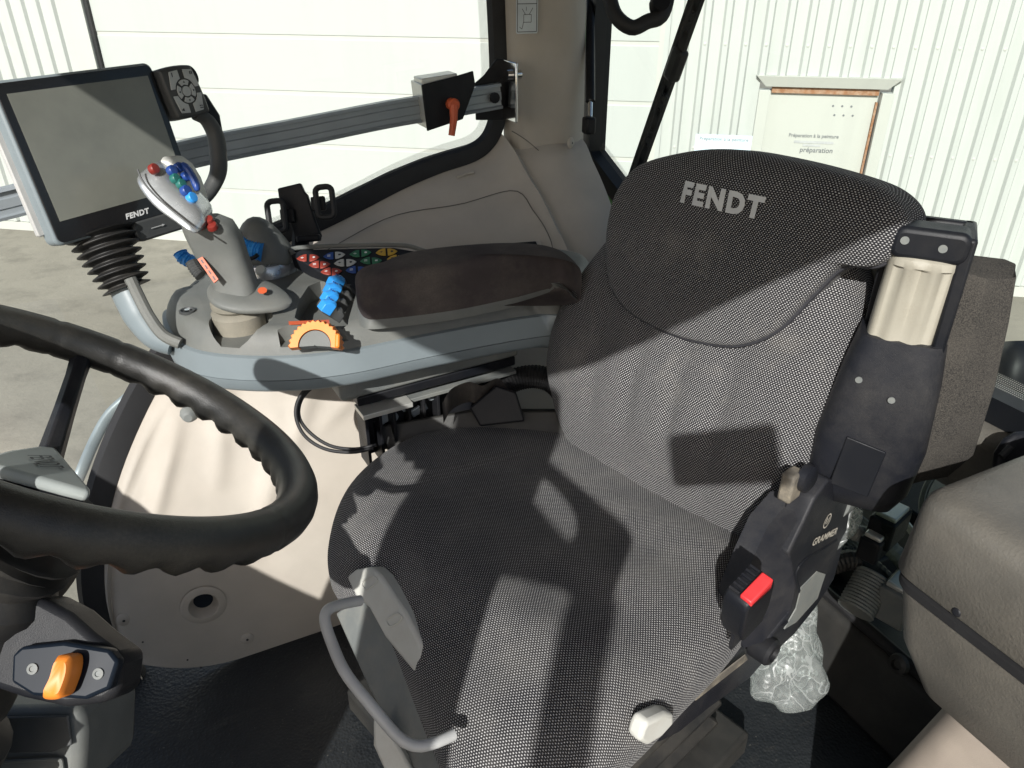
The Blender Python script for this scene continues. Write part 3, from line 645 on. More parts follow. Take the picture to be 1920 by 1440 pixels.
# recliner / side bracket on the door side
LAT = -.452
def sp(px, py, lat=LAT): return PN(px, py, B0+SL*lat, SL)
pl2 = [(1528,935),(1555,898),(1592,905),(1597,945),(1588,1000),(1565,1085),(1530,1140),(1490,1190),(1450,1228),(1425,1236),(1440,1200),(1480,1150),(1490,1100),(1478,1040),(1505,985)]
g = MB(); g.prism([sp(*p) for p in pl2], SL*.035); brk = g.build('side_bracket', M['black_dusty'], seat, bevel=.004, bseg=2)
pl1 = [((1530,933),0),((1506,985),.0),((1479,1040),.0),((1491,1100),.0),((1481,1150),.0),((1441,1200),.0),((1395,1215),.012),((1372,1170),.03),((1385,1110),.035),((1410,1050),.038),((1440,985),.04),((1480,940),.03)]
g = MB(); g.prism([sp(*p, LAT+.001+d) for p, d in pl1], SL*.03); g.build('bracket_flank', M['black_dusty'], seat, ang=20)
rid = cat_open([sp(*p)-SL*.0005 for p in ((1568,1012),(1540,1030),(1510,1048),(1492,1075),(1500,1120),(1490,1150),(1465,1175))], 24); g = MB(); g.tube(rid, .0022, 6); g.build('moulded_line', M['black_plastic'], brk)
ip = [(1500,1100),(1530,1070),(1545,1075),(1530,1120),(1490,1165),(1468,1178),(1490,1140)]; g = MB(); g.prism([sp(*p)-SL*.0008 for p in ip], -SL*.002); g.build('grey_cover', M['grey_pan'], brk)
ex_ = (sp(1568,995)-sp(1522,1018)).normalized(); ey_ = SL.cross(ex_); ey_ = ey_ if ey_.z > 0 else -ey_
lettering('GRAMMER', .018, sp(1546,1006), ex_, ey_, M['mark_pale'], brk, off=0, sx=1.0, bold=.0003, fn=lambda x, y: sp(1546,1006)+ex_*x+ey_*y-SL*.0012)
g = MB(); lc = sp(1550,976)-SL*.0012; N_ = 28
g.loft([[lc+(ex_*(.0105*math.cos(2*math.pi*i/N_))+ey_*(.0125*math.sin(2*math.pi*i/N_))) for i in range(N_)], [lc+(ex_*(.0085*math.cos(2*math.pi*i/N_))+ey_*(.0105*math.sin(2*math.pi*i/N_))) for i in range(N_)]], cap=False)
for k in range(3): 
    for sg in (-1, 1): g.add([lc+ex_*(sg*(.001))+ey_*(-.006+k*.0035), lc+ex_*(sg*.0062)+ey_*(-.001+k*.0035), lc+ex_*(sg*.0062)+ey_*(.001+k*.0035), lc+ex_*(sg*.001)+ey_*(-.004+k*.0035)], [(0,1,2,3)])
g.build('emblem', M['mark_pale'], brk, smooth=False)
g = MB(); kp = sp(1437,1218); g.lathe(kp+SL*.02, -SL, [(.022,0),(.022,.028),(.018,.033),(.012,.034),(.011,.028)], 22); g.build('knob', M['black_plastic'], seat)
g = MB(); g.lathe(sp(1530,905)+SL*.02, -SL, [(.020,0),(.020,.012),(.014,.015)], 20); g.build('recliner_boss', M['black_dusty'], seat)
g = MB(); g.box(sp(1516,925)+SL*.026, .03, .02, .045, SR, SL, ZV); g.build('recliner_plate', M['dusty_lip'], seat, bevel=.004)
# seat pan and side rail below the cushion
g = MB(); rail = [(1430,1170),(1440,1235),(1405,1275),(1330,1330),(1275,1375),(1235,1395),(1225,1365),(1290,1300),(1360,1225)]
g.prism([sp(*p, -.425) for p in rail], SL*.05); g.build('side_rail', M['black_dusty'], seat, bevel=.006)
g = MB(); g.prism([sp(*p, -.432) for p in ((1300,1298),(1395,1225),(1400,1234),(1300,1312))], -SL*.004); g.build('rail_lip', M['dusty_lip'], seat, bevel=.002)
pan = [(-.45,.16),(-.10,.20),(.05,.05),(.06,-.30),(-.05,-.40),(-.50,-.41),(-.53,-.28)]
g = MB(); g.prism([cu(x, y, .40) for x, y in pan], (0,0,.05)); g.build('seat_pan', M['dark_trim'], seat, bevel=.01)
bel = [(-.40,-.34),(-.40,.14),(.0,.14),(.0,-.34)]
secs = []
for k in range(13):
    z = .06+.34*k/12; e = .02 if k % 2 else -.005; secs.append([cu(-.2+(x+.2)*(1+e*4), -.1+(y+.1)*(1+e*4), z) for x, y in bel])
g = MB(); g.loft(secs); g.build('suspension_bellows', M['gaiter'], seat, bevel=.006)
g = MB(); g.prism([cu(x, y, .004) for x, y in ((-.46,-.40),(-.46,.2),(.06,.2),(.06,-.40))], (0,0,.06)); g.build('seat_plinth', M['dark_trim'], seat, bevel=.01)
# front drawer plate, cream tab strip and tube handle
fo = [(628,1150),(672,1118),(700,1140),(745,1215),(800,1300),(860,1400),(880,1470),(790,1470),(742,1385),(690,1290)]
g = MB(); g.prism([PN(x, y, cu(-.53,-.1,.45), (SR*-.8+ZV*.6).normalized()) for x, y in fo], (SR*.8-ZV*.6)*.02); g.build('front_plate', M['grey_pan'], seat, bevel=.004)
so2 = [(648,1082),(664,1068),(694,1062),(712,1078),(760,1150),(790,1210),(800,1290),(775,1262),(720,1195),(690,1140),(665,1118)]
nn = (SR*-.85+ZV*.5).normalized(); oo = cu(-.535,-.09,.47)
g = MB(); g.prism([PN(x, y, oo, nn) for x, y in so2], -nn*.03); strp = g.build('adjuster_strip', M['white_plastic'], seat, bevel=.006, bseg=3)
for (x, y) in ((692,1100),(738,1170)):
    q = [PN(x+dx, y+dy, oo, nn)+nn*.001 for dx, dy in ((-12,-8),(8,-20),(16,-10),(-4,4))]; g = MB(); N4 = cat_closed(q, 20); g.tube(N4+[N4[0]], .0011, 5); g.build('embossed_mark', M['white_plastic'], strp)
hp = [(676,1126,.98),(645,1132,.96),(617,1142,.94),(609,1162,.93),(622,1205,.92),(648,1262,.90),(700,1328,.88),(745,1380,.87),(778,1398,.87),(812,1394,.88),(850,1378,.90)]
g = MB(); g.tube(cat_open([PD(*p) for p in hp], 50), .0068, 12); g.build('tube_handle', M['painted_tube'], seat)
fb = [(700,1345),(735,1375),(770,1440),(790,1500),(745,1500),(700,1400)]; g = MB(); g.prism([PD(x, y, 1.03) for x, y in fb], FW*.02); g.build('front_leg_plate', M['white_plastic'], seat, bevel=.004)
# small white lever
lp = [(1206,1372),(1215,1355),(1250,1338),(1265,1340),(1266,1356),(1240,1385),(1215,1400),(1200,1392)]
g = MB(); g.prism([sp(*p, -.462) for p in lp], SL*.022); g.build('height_lever', M['white_plastic'], seat, bevel=.006, bseg=3)
# belt buckle
bc_ = sp(1398,1130,-.475); bu_ = (ZV*.9-SR*.25-SL*.12).normalized(); bx_ = (SR - bu_*SR.dot(bu_)).normalized(); bn_ = bx_.cross(bu_); bn_ = -bn_ if bn_.dot(SL) > 0 else bn_
g = MB(); out_ = [(-.021,-.052),(.021,-.052),(.030,-.02),(.030,.035),(.024,.045),(-.024,.045),(-.030,.035),(-.030,-.02)]
g.prism([bc_+bx_*x+bu_*y-bn_*.016 for x, y in out_], bn_*.034); bkl = g.build('belt_buckle', M['black_plastic'], seat, bevel=.005, bseg=3)
g = MB(); g.box(bc_+bu_*.040+bn_*.010-bx_*.0, .044, .016, .020, bx_, bn_, bu_); g.build('release_button', M['red'], bkl, bevel=.002)
g = MB()
for k in range(6): g.box(bc_+bu_*.0465-bn_*.007+bx_*(-.02+.008*k), .003, .014, .004, bx_, bn_, bu_)
g.build('ribbed_grip', M['black_dusty'], bkl)
g = MB(); g.box(bc_-bu_*.075-bn_*.002, .028, .006, .07, bx_, bn_, bu_); g.build('buckle_stalk', M['black_dusty'], seat, bevel=.002)
# ------------------------------------------------------------------ folded armrest on the door side (part of the seat)
AX = V((.862,.598,0)); aN = V((-.80,-.60,0)).normalized(); aW = V((-aN.y, aN.x, 0))     # aN faces the camera, aW to picture right
if aW.dot(RT) < 0: aW = -aW
def am(x, y, z): return AX + aW*x + aN*y + ZV*z
TILT = .04
def am(x, y, z): return AX + aW*(x+TILT*(z-.87)) + aN*y + ZV*z
Z0, Z1 = .665, 1.075
secs = []
for z, hw, y0, y1 in ((Z0-.016,.034,.0,.03),(Z0-.006,.055,-.03,.048),(Z0+.03,.068,-.045,.062),(Z0+.10,.071,-.05,.066),(Z0+.2,.061,-.045,.058),(Z0+.255,.052,-.04,.050)):
    secs.append([am(x*hw*1.0, (y0+y1)/2+y*(y1-y0)/2, z) for x, y in [(math.copysign(abs(math.cos(t_))**.45, math.cos(t_)), math.copysign(abs(math.sin(t_))**.45, math.sin(t_))) for t_ in [2*math.pi*k/40+.001 for k in range(40)]]])
g = MB(); g.loft(secs); arm = g.build('armrest', M['black_dusty'], seat, ang=50)
# frame round the roller opening
g = MB()
g.box(am(.0385,.0,.985), .016, .085, .15, aW, aN, ZV); g.box(am(-.0455,-.022,.985), .012, .04, .15, aW, aN, ZV); g.box(am(.0,-.034,.985), .09, .015, .15, aW, aN, ZV)
g.build('opening_frame', M['black_plastic'], arm, bevel=.004)
g = MB(); hd_ = rrect(.086, .040, .014); g.prism([am(x-.004, .002, 1.046+y) for x, y in hd_], aN*.044); g.build('top_cap', M['black_plastic'], arm, bevel=.007, bseg=3)
for x, z in ((-.032,1.050),(.010,1.046)):
    g = MB(); g.lathe(am(x, .0462, z), aN, [(.0050,0),(.0050,.0012)], 14); g.build('rivet', M['grey_pan'], arm)  # grey disc stands for a hole with light falling inside
for x, z in ((-.036,.862),(.008,.846)):
    g = MB(); g.lathe(am(x, .057 if x < 0 else .0635, z), aN, [(.0045,0),(.0045,.0015)], 14); g.build('rivet', M['grey_pan'], arm)  # likewise a grey disc in place of a lit hole
secs = []
for z, k in ((.902,.80),(.907,.97),(.917,1),(1.015,1),(1.018,1.0),(1.027,.97),(1.031,.80)):
    ring = []
    for i in range(64):
        t_ = 2*math.pi*i/64; x = math.copysign(abs(math.cos(t_))**.6, math.cos(t_))*.0400*k; y = math.copysign(abs(math.sin(t_))**.6, math.sin(t_))*.036*k
        fl_ = 0
        if .917 <= z <= 1.015 and math.sin(t_) > 0:
            for q in (-.026, .0, .026):
                fl_ += .0065*math.exp(-((x-q)/.0075)**2)
        ring.append(am(x-.004, y+.014-fl_, z))
    secs.append(ring)
zz_ = secs; g = MB(); g.loft(zz_); g.build('roller', M['roller_beige'], arm, ang=50)
g = MB(); g.box(am(-.004,.02,1.033), .05, .03, .012, aW, aN, ZV); g.build('roller_tab', M['roller_beige'], arm, bevel=.003)
g = MB(); hp_ = [(-.048,.672),(.012,.668),(.016,.70),(.020,.755),(-.036,.765),(-.040,.74)]; 
g.prism([am(x, .0645, z+.005) for x, z in ((-.034,.695),(.018,.688),(.022,.765),(-.030,.775))], aN*.004); g.build('hatch', M['black_plastic'], arm, bevel=.0015)
# foam pad (rear face of the folded armrest)
secs = []
for z, y0, y1, hx in ((.690,.010,-.05,.014),(.71,.022,-.06,.032),(.76,.034,-.068,.048),(.86,.032,-.066,.042),(.95,.026,-.064,.030),(1.005,.022,-.06,.020),(1.010,.020,-.058,.018)):
    ring = []
    for x, y in ((-.02,y0),(hx*.5,y0),(hx,y0-.014),(hx+.022,y0-.03),(hx+.024,y1+.01),(hx+.012,y1),(-.02,y1)):
        ring.append(am(.064+x-.006, y+random.uniform(-.001,.001), z+(random.uniform(-.004,.004) if z > 1.0 else 0)))
    secs.append(ring)
g = MB(); g.loft(secs); g.build('foam_pad', M['foam'], arm, bevel=.006, bseg=3, ang=60)
# ------------------------------------------------------------------ control console beside the seat
HZ = .037                                    # console level above the first plan
def cz(px, py, z): return PZ(px, py, z)
con = thing('control_console', PZ(560, 640, .40), 'grey control console with brown armrest pad and silver trim beside the seat', 'console')
TOP = .80; T1 = .757; T0 = .698
edge_near = [(1075,585),(1020,593),(940,605),(800,631),(650,661),(520,673),(400,668),(338,650),(310,618),(305,585)]
near3 = [PZ(*p, T1) for p in edge_near]
far3 = [PZ(*p, TOP) for p in ((330,528),(385,488),(450,468),(560,462),(740,459),(815,478))]
far3 = [V((p.x, min(p.y, 1.72), 0)) for p in far3]
plan = [V((p.x, p.y, 0)) for p in near3]+far3+[V((.70,1.46,0)), V((.80,1.39,0)), V((.83,1.29,0))]
PL = cat_closed(plan, 140)
pc = V((.36,1.40,0))
def ring(s, z): return [V((pc.x+(p.x-pc.x)*s, pc.y+(p.y-pc.y)*s, z)) for p in PL]
def inset(d, z):
    out = []
    n_ = len(PL)
    for i, p in enumerate(PL):
        t_ = (PL[(i+1) % n_]-PL[i-1]).normalized(); q = V((t_.y, -t_.x, 0)); rd = V((pc.x-p.x, pc.y-p.y, 0)).normalized()
        k_ = max(.45, abs(q.dot(rd))); out.append(V((p.x+rd.x*d/k_, p.y+rd.y*d/k_, z)))
    return out
g = MB(); g.loft([inset(.02, T0-.012), inset(.004, T0-.006), inset(.0, T0), inset(-.003, T0+.018)]); g.build('trim_lower', M['silver_trim'], con, ang=60)
g = MB(); g.loft([inset(-.0015, T0+.019), inset(-.004, T0+.020), inset(.001, T1), inset(.006, T1+.002)]); g.build('trim_upper', M['silver_trim'], con, ang=60)
g = MB(); g.loft([inset(.008, T1+.001), inset(.014, T1+.018), inset(.022, TOP-.012), inset(.030, TOP-.003), inset(.04, TOP)]); body = g.build('console_body', M['grey_console'], con, ang=50)
# armrest pad
pp = [PZ(*p, .82) for p in ((668,566),(690,594),(850,577),(1050,538))]
pad_o = [(.325,1.345),(.325,1.285),(.37,1.222),(.48,1.205),(.62,1.205),(.76,1.21),(.82,1.25),(.83,1.34),(.76,1.40),(.60,1.425),(.46,1.425),(.37,1.40)]
pad_px = [(670,572),(682,592),(720,594),(850,578),(960,556),(1050,536)]
near_pad = [PZ(x, y, .815) for x, y in pad_px]; farp = [PZ(x, y, .875) for x, y in ((1092,502),(1060,474),(1000,466),(880,470),(770,480),(705,500),(684,530))]
pad_o = [(p.x, p.y) for p in near_pad+farp]
g, _, _ = pillow('armrest_pad', pad_o, 110, 22, lambda x, y, h: V((x, y, .83+h+.035*max(0, (x-.40))*.2)), (.062, 5.5), (.03, 6), lambda x, y, s: .004*math.exp(-((x-.55)/.1)**2)*(1-s**4), M['pad_brown'], con)
st_ = [PZ(x, y, .79)+ZV*.002 for x, y in ((683,575),(686,582))]
g = MB()
pb_ = [(p[0], p[1]) for p in pad_o]
pcx = sum(p[0] for p in pb_)/len(pb_); pcy = sum(p[1] for p in pb_)/len(pb_)
po = cat_closed([V((p[0], p[1], 0)) for p in pad_o], 90)
g.loft([[V((pcx+(p.x-pcx)*s, pcy+(p.y-pcy)*s, z)) for p in po] for s, z in ((1.02, TOP-.006), (.99, TOP+.010), (.93, .822))]); g.build('pad_base', M['grey_console'], con)
# button panel
PA_, PB_, PC_ = PZ(600,545,TOP+.004), PZ(760,545,TOP+.004), PZ(650,462,TOP+.045)
PNn = (PB_-PA_).cross(PC_-PA_).normalized(); PNn = PNn if PNn.z > 0 else -PNn
def pp_(x, y, n=0.): return PN(x, y, PA_+PNn*n, PNn)
kp = [(545,478),(565,468),(738,464),(790,473),(830,486),(760,545),(672,545),(600,510)]
g = MB(); q = [pp_(x, y) for x, y in kp]; g.prism(q, PNn*-.03); bp = g.build('button_panel', M['panel_black'], con, bevel=.002)
g = MB(); q2 = cat_open([pp_(x, y, .002) for x, y in ((548,474),(566,464),(738,459),(795,470),(840,487))], 24); g.tube(q2, .0045, 8); g.build('panel_rim', M['grey_console'], con)
keys = [(567,485,'key_red'),(589,484,'key_red'),(590,497,'key_red'),(609,497,'key_red'),(612,510,'key_red'),(631,510,'key_red'),(617,481,'key_blue'),(637,479,'key_white'),(637,494,'key_white'),(658,493,'key_white'),
        (659,507,'key_blue'),(680,507,'key_blue'),(666,477,'key_green'),(686,475,'key_green'),(686,490,'key_green'),(706,490,'key_green'),(715,474,'key_yellow'),(735,473,'key_yellow'),(736,486,'key_yellow'),(755,486,'key_yellow')]
KE = (pp_(686,475)-pp_(666,477)).normalized(); KY = PNn.cross(KE)
half = [(.000,-.0110),(.006,-.0105),(.013,-.007),(.0195,0),(.013,.007),(.006,.0105),(0,.0110)]
for i, (x, y, c) in enumerate(keys):
    sg = 1 if i % 2 else -1
    p = pp_(x, y, .0005); pts = [p+KE*(sg*(a-.0085))+KY*b_ for a, b_ in half]
    if sg < 0: pts = pts[::-1]
    g = MB(); g.prism(pts, PNn*.0022); k_ = g.build('key', M[c], bp, bevel=.0006, bseg=1)
    g = MB(); pc2 = p+PNn*.0024+KE*(sg*.000); 
    if c == 'key_white': mm = M['letter_dark']
    elif c == 'key_yellow': mm = M['letter_dark']
    else: mm = M['letter_silver']
    kind = i % 4
    if kind == 0: g.box(pc2, .006, .0012, .0004, KE, KY, PNn); g.box(pc2, .0012, .005, .0004, KE, KY, PNn)
    elif kind == 1: g.lathe(pc2, PNn, [(.0028,0),(.0028,.0004)], 6)
    elif kind == 2: g.box(pc2+KY*.0018, .006, .0012, .0004, KE, KY, PNn); g.box(pc2-KY*.0018, .006, .0012, .0004, KE, KY, PNn)
    else: g.box(pc2, .005, .004, .0004, KE, KY, PNn)
    g.build('key_symbol', mm, k_, smooth=False)
# lever pit with four blue levers
pit = [PZ(x, y, TOP+.0015) for x, y in ((552,594),(560,562),(578,535),(600,526),(672,533),(668,548),(652,602),(640,606),(565,602))]
g = MB(); g.prism([V((v.x, v.y, TOP-.035)) for v in pit], (0,0,.06)); cut1 = g.build('cutter', M['dark_console'], None, smooth=False)
lev = [(606,571,641,592),(610,555,648,575),(615,541,656,560),(621,527,663,545)]
for (x0, y0, x1, y1) in lev:
    a = PZ(x0, y0, TOP+.022); b_ = PZ(x1, y1, TOP-.006); d_ = (b_-a).normalized(); sd_v = d_.cross(ZV).normalized(); un = sd_v.cross(d_)
    g = MB()
    secs = []
    for f_, wd, up_ in ((0,.020,.003),(.15,.021,.010),(.35,.021,.014),(.5,.019,.012),(.62,.017,.006),(.78,.020,.012),(1,.020,.006)):
        c2 = a+(b_-a)*f_; secs.append([c2+sd_v*(-wd/2)-un*.012, c2+sd_v*(wd/2)-un*.012, c2+sd_v*(wd/2)+un*(up_*.6), c2+sd_v*(wd*.25)+un*up_, c2-sd_v*(wd*.25)+un*up_, c2-sd_v*(wd/2)+un*(up_*.6)])
    g.loft(secs); lv = g.build('rocker_lever', M['dark_console'], con, bevel=.0015)
    g = MB(); q = [a+(b_-a)*f_ for f_ in (-.06, .42)]
    g.loft([[c2+sd_v*(-.0112)-un*.010, c2+sd_v*.0112-un*.010, c2+sd_v*.0112+un*u_*.7, c2+sd_v*.005+un*u_, c2-sd_v*.005+un*u_, c2-sd_v*.0112+un*u_*.7] for c2, u_ in ((q[0], .006), (a+(b_-a)*.12, .014), (a+(b_-a)*.28, .0165), (q[1], .0145))]); bl = g.build('lever_cap', M['blue'], lv, bevel=.001)
    g = MB()
    for i in range(3):
        for j in range(2): g.lathe(a+(b_-a)*(.10+.10*i)+sd_v*(-.004+.008*j)+un*.0145, un, [(.0018,0),(.001,.0016)], 6)
    g.build('grip_dots', M['blue_deep'], bl)
# orange dial in its tray
tr = [PZ(x, y, TOP+.0015) for x, y in ((519,614),(540,608),(640,607),(660,612),(658,636),(648,648),(540,650),(526,640))]
g = MB(); g.prism([V((v.x, v.y, TOP-.028)) for v in tr], (0,0,.05)); cut2 = g.build('cutter', M['dark_console'], None, smooth=False)
wc_ = PZ(452, 598, TOP); g = MB(); g.lathe(wc_-ZV*.03, ZV, [(.053,0),(.053,.06)], 40); cut3 = g.build('cutter', M['dark_console'], None)
carve(body, [cut1, cut2, cut3], None)
bm = bmesh.new(); bm.from_mesh(body.data)
for e in bm.edges:
    e.smooth = not (len(e.link_faces) == 2 and e.calc_face_angle(0) > R(40))
for fc in bm.faces: fc.smooth = True
bm.to_mesh(body.data); bm.free()
HF = V((FW.x, FW.y, 0)).normalized(); dc = PZ(590, 648, TOP-.006); dax = (ZV*.62-HF*.78).normalized(); de = (RT-dax*RT.dot(dax)).normalized(); df = dax.cross(de)
def dial(c, r0, r1, th, a0, a1, e1, e2, ax, teeth=0, n=120):
    mb = MB(); secs = []
    for i in range(n+1):
        t_ = R(a0+(a1-a0)*i/n); rr = r1*(1+(.035*math.cos(teeth*t_) if teeth else 0)); dv = e1*math.cos(t_)+e2*math.sin(t_)
        secs.append([c+dv*r0-ax*th/2, c+dv*rr-ax*th/2, c+dv*rr+ax*th*.2, c+dv*(rr*.93)+ax*th/2, c+dv*r0+ax*th/2])
    mb.loft(secs); return mb
DRAD = .043
dial(dc-dax*.008, DRAD*.62, DRAD, .020, -6, 186, de, df, dax, 30).build('orange_dial', M['orange'], con, ang=25)
g = MB(); g.box(dc+dax*.004+de*(DRAD*.90)+df*.006, .008, .024, .016, de, df, dax); g.build('dial_pointer', M['orange'], con, bevel=.003)
dial(dc-dax*.010, .001, DRAD*.63, .018, -4, 184, de, df, dax, 0, 40).build('dial_hub', M['grey_console'], con, ang=40)
pl_ = [PZ(x, y, TOP+.003) for x, y in ((541,603),(617,600),(618,606),(542,609))]; g = MB(); g.prism(pl_, (0,0,.0006)); g.build('dial_scale', M['orange_red'], con, smooth=False)
# second small orange thumb wheel by the panel
d2 = PZ(640, 520, TOP+.002); dial(d2, .014, .024, .010, 0, 360, KE, KY, ZV, 22, 60).build('thumb_wheel', M['orange'], con, ang=25)
rp2 = [PZ(x, y, TOP+.005) for x, y in ((600,512),(630,511),(655,520),(660,528),(628,528))]; g = MB(); g.prism(rp2, (0,0,.002)); g.build('wheel_scale', M['orange_red'], con)
# blue-ribbed dome knob
kc = PZ(500, 505, TOP); DK = (kc-CAM).dot(FW)-.06; e1 = RT; e2 = ZV.cross(RT)
g = MB(); g.lathe(kc+e2*.0, ZV, [(.062,-.01),(.062,.012),(.056,.024),(.05,.026)], 36); ob = g.build('knob_base', M['bright_silver'], con)
secs = []
for f_, hw, hh in ((-1,.006,.010),(-.85,.030,.050),(-.55,.042,.080),(-.2,.046,.092),(.2,.046,.086),(.55,.044,.062),(.85,.036,.034),(1,.02,.016)):
    c2 = kc+e1*(f_*.058)+ZV*.018; secs.append([c2+e2*(hw*math.cos(t_))+ZV*(hh*max(0, math.sin(t_))) for t_ in [math.pi*k/16 for k in range(17)]]+[c2])
g = MB(); g.loft(secs); g.build('knob_dome', M['grey_console'], con, sub=1, ang=60)
g = MB(); bq = []
for k in range(12):
    a_ = R(118+k*12); dv = e1*math.cos(a_)+e2*math.sin(a_); bq.append(kc+dv*.056+ZV*(.050-.012*k/11*1.6))
bq = [PD(x, y, DK) for x, y in ((434,441),(440,450),(449,458),(460,464),(472,468),(484,471),(492,473))]
g = MB(); g.tube(cat_open(bq, 30), [.017+.0016*math.cos(i*2.6) for i in range(30)], 10); g.build('blue_ring', M['blue'], con, ang=20)
bq = [PD(x, y, DK+.04) for x, y in ((338,474),(343,482),(352,488),(364,492))]
g = MB(); g.tube(cat_open(bq, 16), [.013+.0016*math.cos(i*2.6) for i in range(16)], 10); g.build('blue_thumb_wheel', M['blue'], con, ang=20)
g = MB(); g.tube(cat_open([PD(x, y, DK-.015) for x, y in ((448,482),(462,486),(476,483),(484,477))], 10), .004, 8); g.build('knob_pointer', M['black_plastic'], con)
g = MB(); g.lathe(PD(489, 507, DK-.02), (ZV*.5-FW).normalized(), [(.011,0),(.009,.004)], 14); g.build('lock_button', M['white_plastic'], con)
# front shoulder detail: fixing recess and black notch below the joystick
for x, y in ((351,582),(521,566)):
    p = PZ(x, y, TOP+.002); g = MB(); g.lathe(p-ZV*.003, ZV, [(.014,0),(.014,.004),(.011,.0045),(.009,.001)], 18); g.build('screw_recess', M['dark_console'], con)
    g = MB(); g.lathe(p-ZV*.001, ZV, [(.005,0),(.005,.003)], 6); g.build('screw', M['chrome'], con)
nq = [PZ(x, y, TOP+.0035) for x, y in ((378,552),(392,580),(440,628),(508,602),(540,565),(470,540))]
# ------------------------------------------------------------------ joystick
JB = PZ(450, 612, TOP-.03)
joy = thing('joystick', JB, 'silver headed joystick with red and blue buttons on the console', 'joystick')
g = MB(); pf = [(.046,0),(.046,.028),(.041,.034),(.036,.036),(.042,.042),(.042,.050),(.034,.056),(.026,.060)]; g.lathe(JB, ZV, pf, 36); g.build('rubber_boot', M['boot'], joy)
pcn = PD(463, 555, 1.335); tilt = (ZV*.95-FW*.0+V((.05,-.30,0))).normalized(); te = (RT-tilt*RT.dot(tilt)).normalized(); tf = tilt.cross(te)
op = [(-.078,.0),(-.066,.045),(-.02,.058),(.04,.05),(.085,.012),(.082,-.016),(.045,-.04),(-.01,-.052),(-.055,-.038)]
ol = cat_closed([V((x, y, 0)) for x, y in op], 60)
g = MB(); g.loft([[pcn+te*(p.x*k*.86)+tf*(p.y*k*.86)+tilt*h for p in ol] for k, h in ((.9,-.008),(1,-.004),(1,.001),(.93,.005),(.6,.010),(.3,.012))]); g.build('wrist_plate', M['grey_console'], joy, ang=50)
g = MB(); o_ = PD(492, 545, 1.318); g.lathe(o_, (tilt-FW*.2), [(.008,0),(.008,.001)], 8); g.build('plate_mark', M['orange_red'], joy)
# stem: sections (centre px, depth, half width px dir, half depth)
def oval(c, ax1, ax2, r1, r2, n=28, pw=.7): return [c+ax1*(r1*math.copysign(abs(math.cos(t_))**pw, math.cos(t_)))+ax2*(r2*math.copysign(abs(math.sin(t_))**pw, math.sin(t_))) for t_ in [2*math.pi*k/n for k in range(n)]]
HF = V((FW.x, FW.y, 0)).normalized()
stem = [(446,552,1.345,.038,.032),(438,520,1.335,.036,.030),(424,490,1.325,.039,.030),(410,460,1.31,.043,.030),(398,437,1.295,.042,.032),(390,422,1.285,.040,.032),(376,410,1.275,.030,.026)]
g = MB(); secs = []
for i, (x, y, d, r1, r2) in enumerate(stem):
    k = (RT*.93+ZV*.30).normalized() if i < 4 else (RT*.85+ZV*.1).normalized(); secs.append(oval(PD(x, y, d), k, HF, r1, r2))
g.loft(secs); stm = g.build('stem', M['grey_console'], joy, ang=60)
dk = [PD(x, y, 1.288) for x, y in ((372,487),(381,482),(411,524),(403,531))]; g = MB(); g.prism(dk, -FW*.004); g.build('orange_scale', M['orange_red'], stm, smooth=False)
for f_ in (.15,.38,.6,.85):
    c2 = dk[0]+(dk[3]-dk[0])*f_ + (dk[1]-dk[0])*.5-FW*.0046; g = MB(); g.box(c2, .007, .0025, .0006, (dk[3]-dk[0]).normalized(), (dk[1]-dk[0]).normalized(), FW); g.build('scale_mark', M['letter_dark'], stm, smooth=False)
g = MB(); wq = cat_open([PD(x, y, 1.305) for x, y in ((359,490),(364,500),(371,510),(377,516))], 16); g.tube(wq, [.010+.0014*(i % 2) for i in range(16)], 10); g.build('thumb_wheel', M['dark_console'], stm, ang=20)
for x, y, r_ in ((393,416,.0085),(399,427,.009),(378,428,.005)):
    g = MB(); g.lathe(PD(x, y, 1.252), (ZV*.85-HF*.5), [(r_,0),(r_,.005),(r_*.85,.008),(r_*.4,.009)], 20); g.build('red_button', M['red_dark'], stm)
# head: silver loft following the side profile, cream face with the buttons
head = [((262,318),.030),((276,318),.038),((292,338),.043),((312,365),.045),((335,388),.044),((358,408),.040),((376,424),.034),((384,432),.022)]
g = MB(); secs = []
pro = [((247,334),(282,306)),((250,346),(296,312)),((262,366),(312,330)),((280,388),(328,350)),((302,406),(346,368)),((325,420),(362,386)),((348,438),(376,402)),((366,450),(383,420))]
for i, (lo_, hi_) in enumerate(pro):
    a = PD(*lo_, 1.215); b_ = PD(*hi_, 1.225); c2 = (a+b_)/2; ax = (b_-a)/2; hwid = (.030,.032,.032,.032,.032,.032,.034,.028)[i]
    secs.append(oval(c2+HF*hwid, ax.normalized(), HF, ax.length*(.85 if i in (0, 7) else 1), hwid*(.8 if i in (0,7) else 1), 32, .45))
g.loft(secs); hdo = g.build('head', M['bright_silver'], joy, ang=50, sub=1)
g = MB(); ln = [PD(x, y, 1.205) for x, y in ((258,318),(268,340),(290,366),(315,388),(340,408),(372,434))]; g.tube(cat_open(ln, 24), .0014, 6); g.build('parting_line', M['dark_console'], hdo)
face = [((302,300),.03),((322,300),.05),((340,318),.058),((355,343),.058),((367,368),.052),((382,396),.03)]
g = MB(); secs = []
for (x, y), hw in face:
    c2 = PD(x, y, 1.255); secs.append([c2-HF*hw*.25+ZV*.0, c2+HF*hw*.2+ZV*.004, c2+HF*hw*.9-ZV*.002, c2+HF*hw*.9-ZV*.03, c2-HF*hw*.25-ZV*.03])
g.loft(secs); g.build('button_face', M['white_plastic'], hdo, bevel=.004)
fa = (PD(362,370,1.6)-PD(318,302,1.6)).normalized(); fn_ = HF.cross(fa); fn_ = fn_ if fn_.z > 0 else -fn_
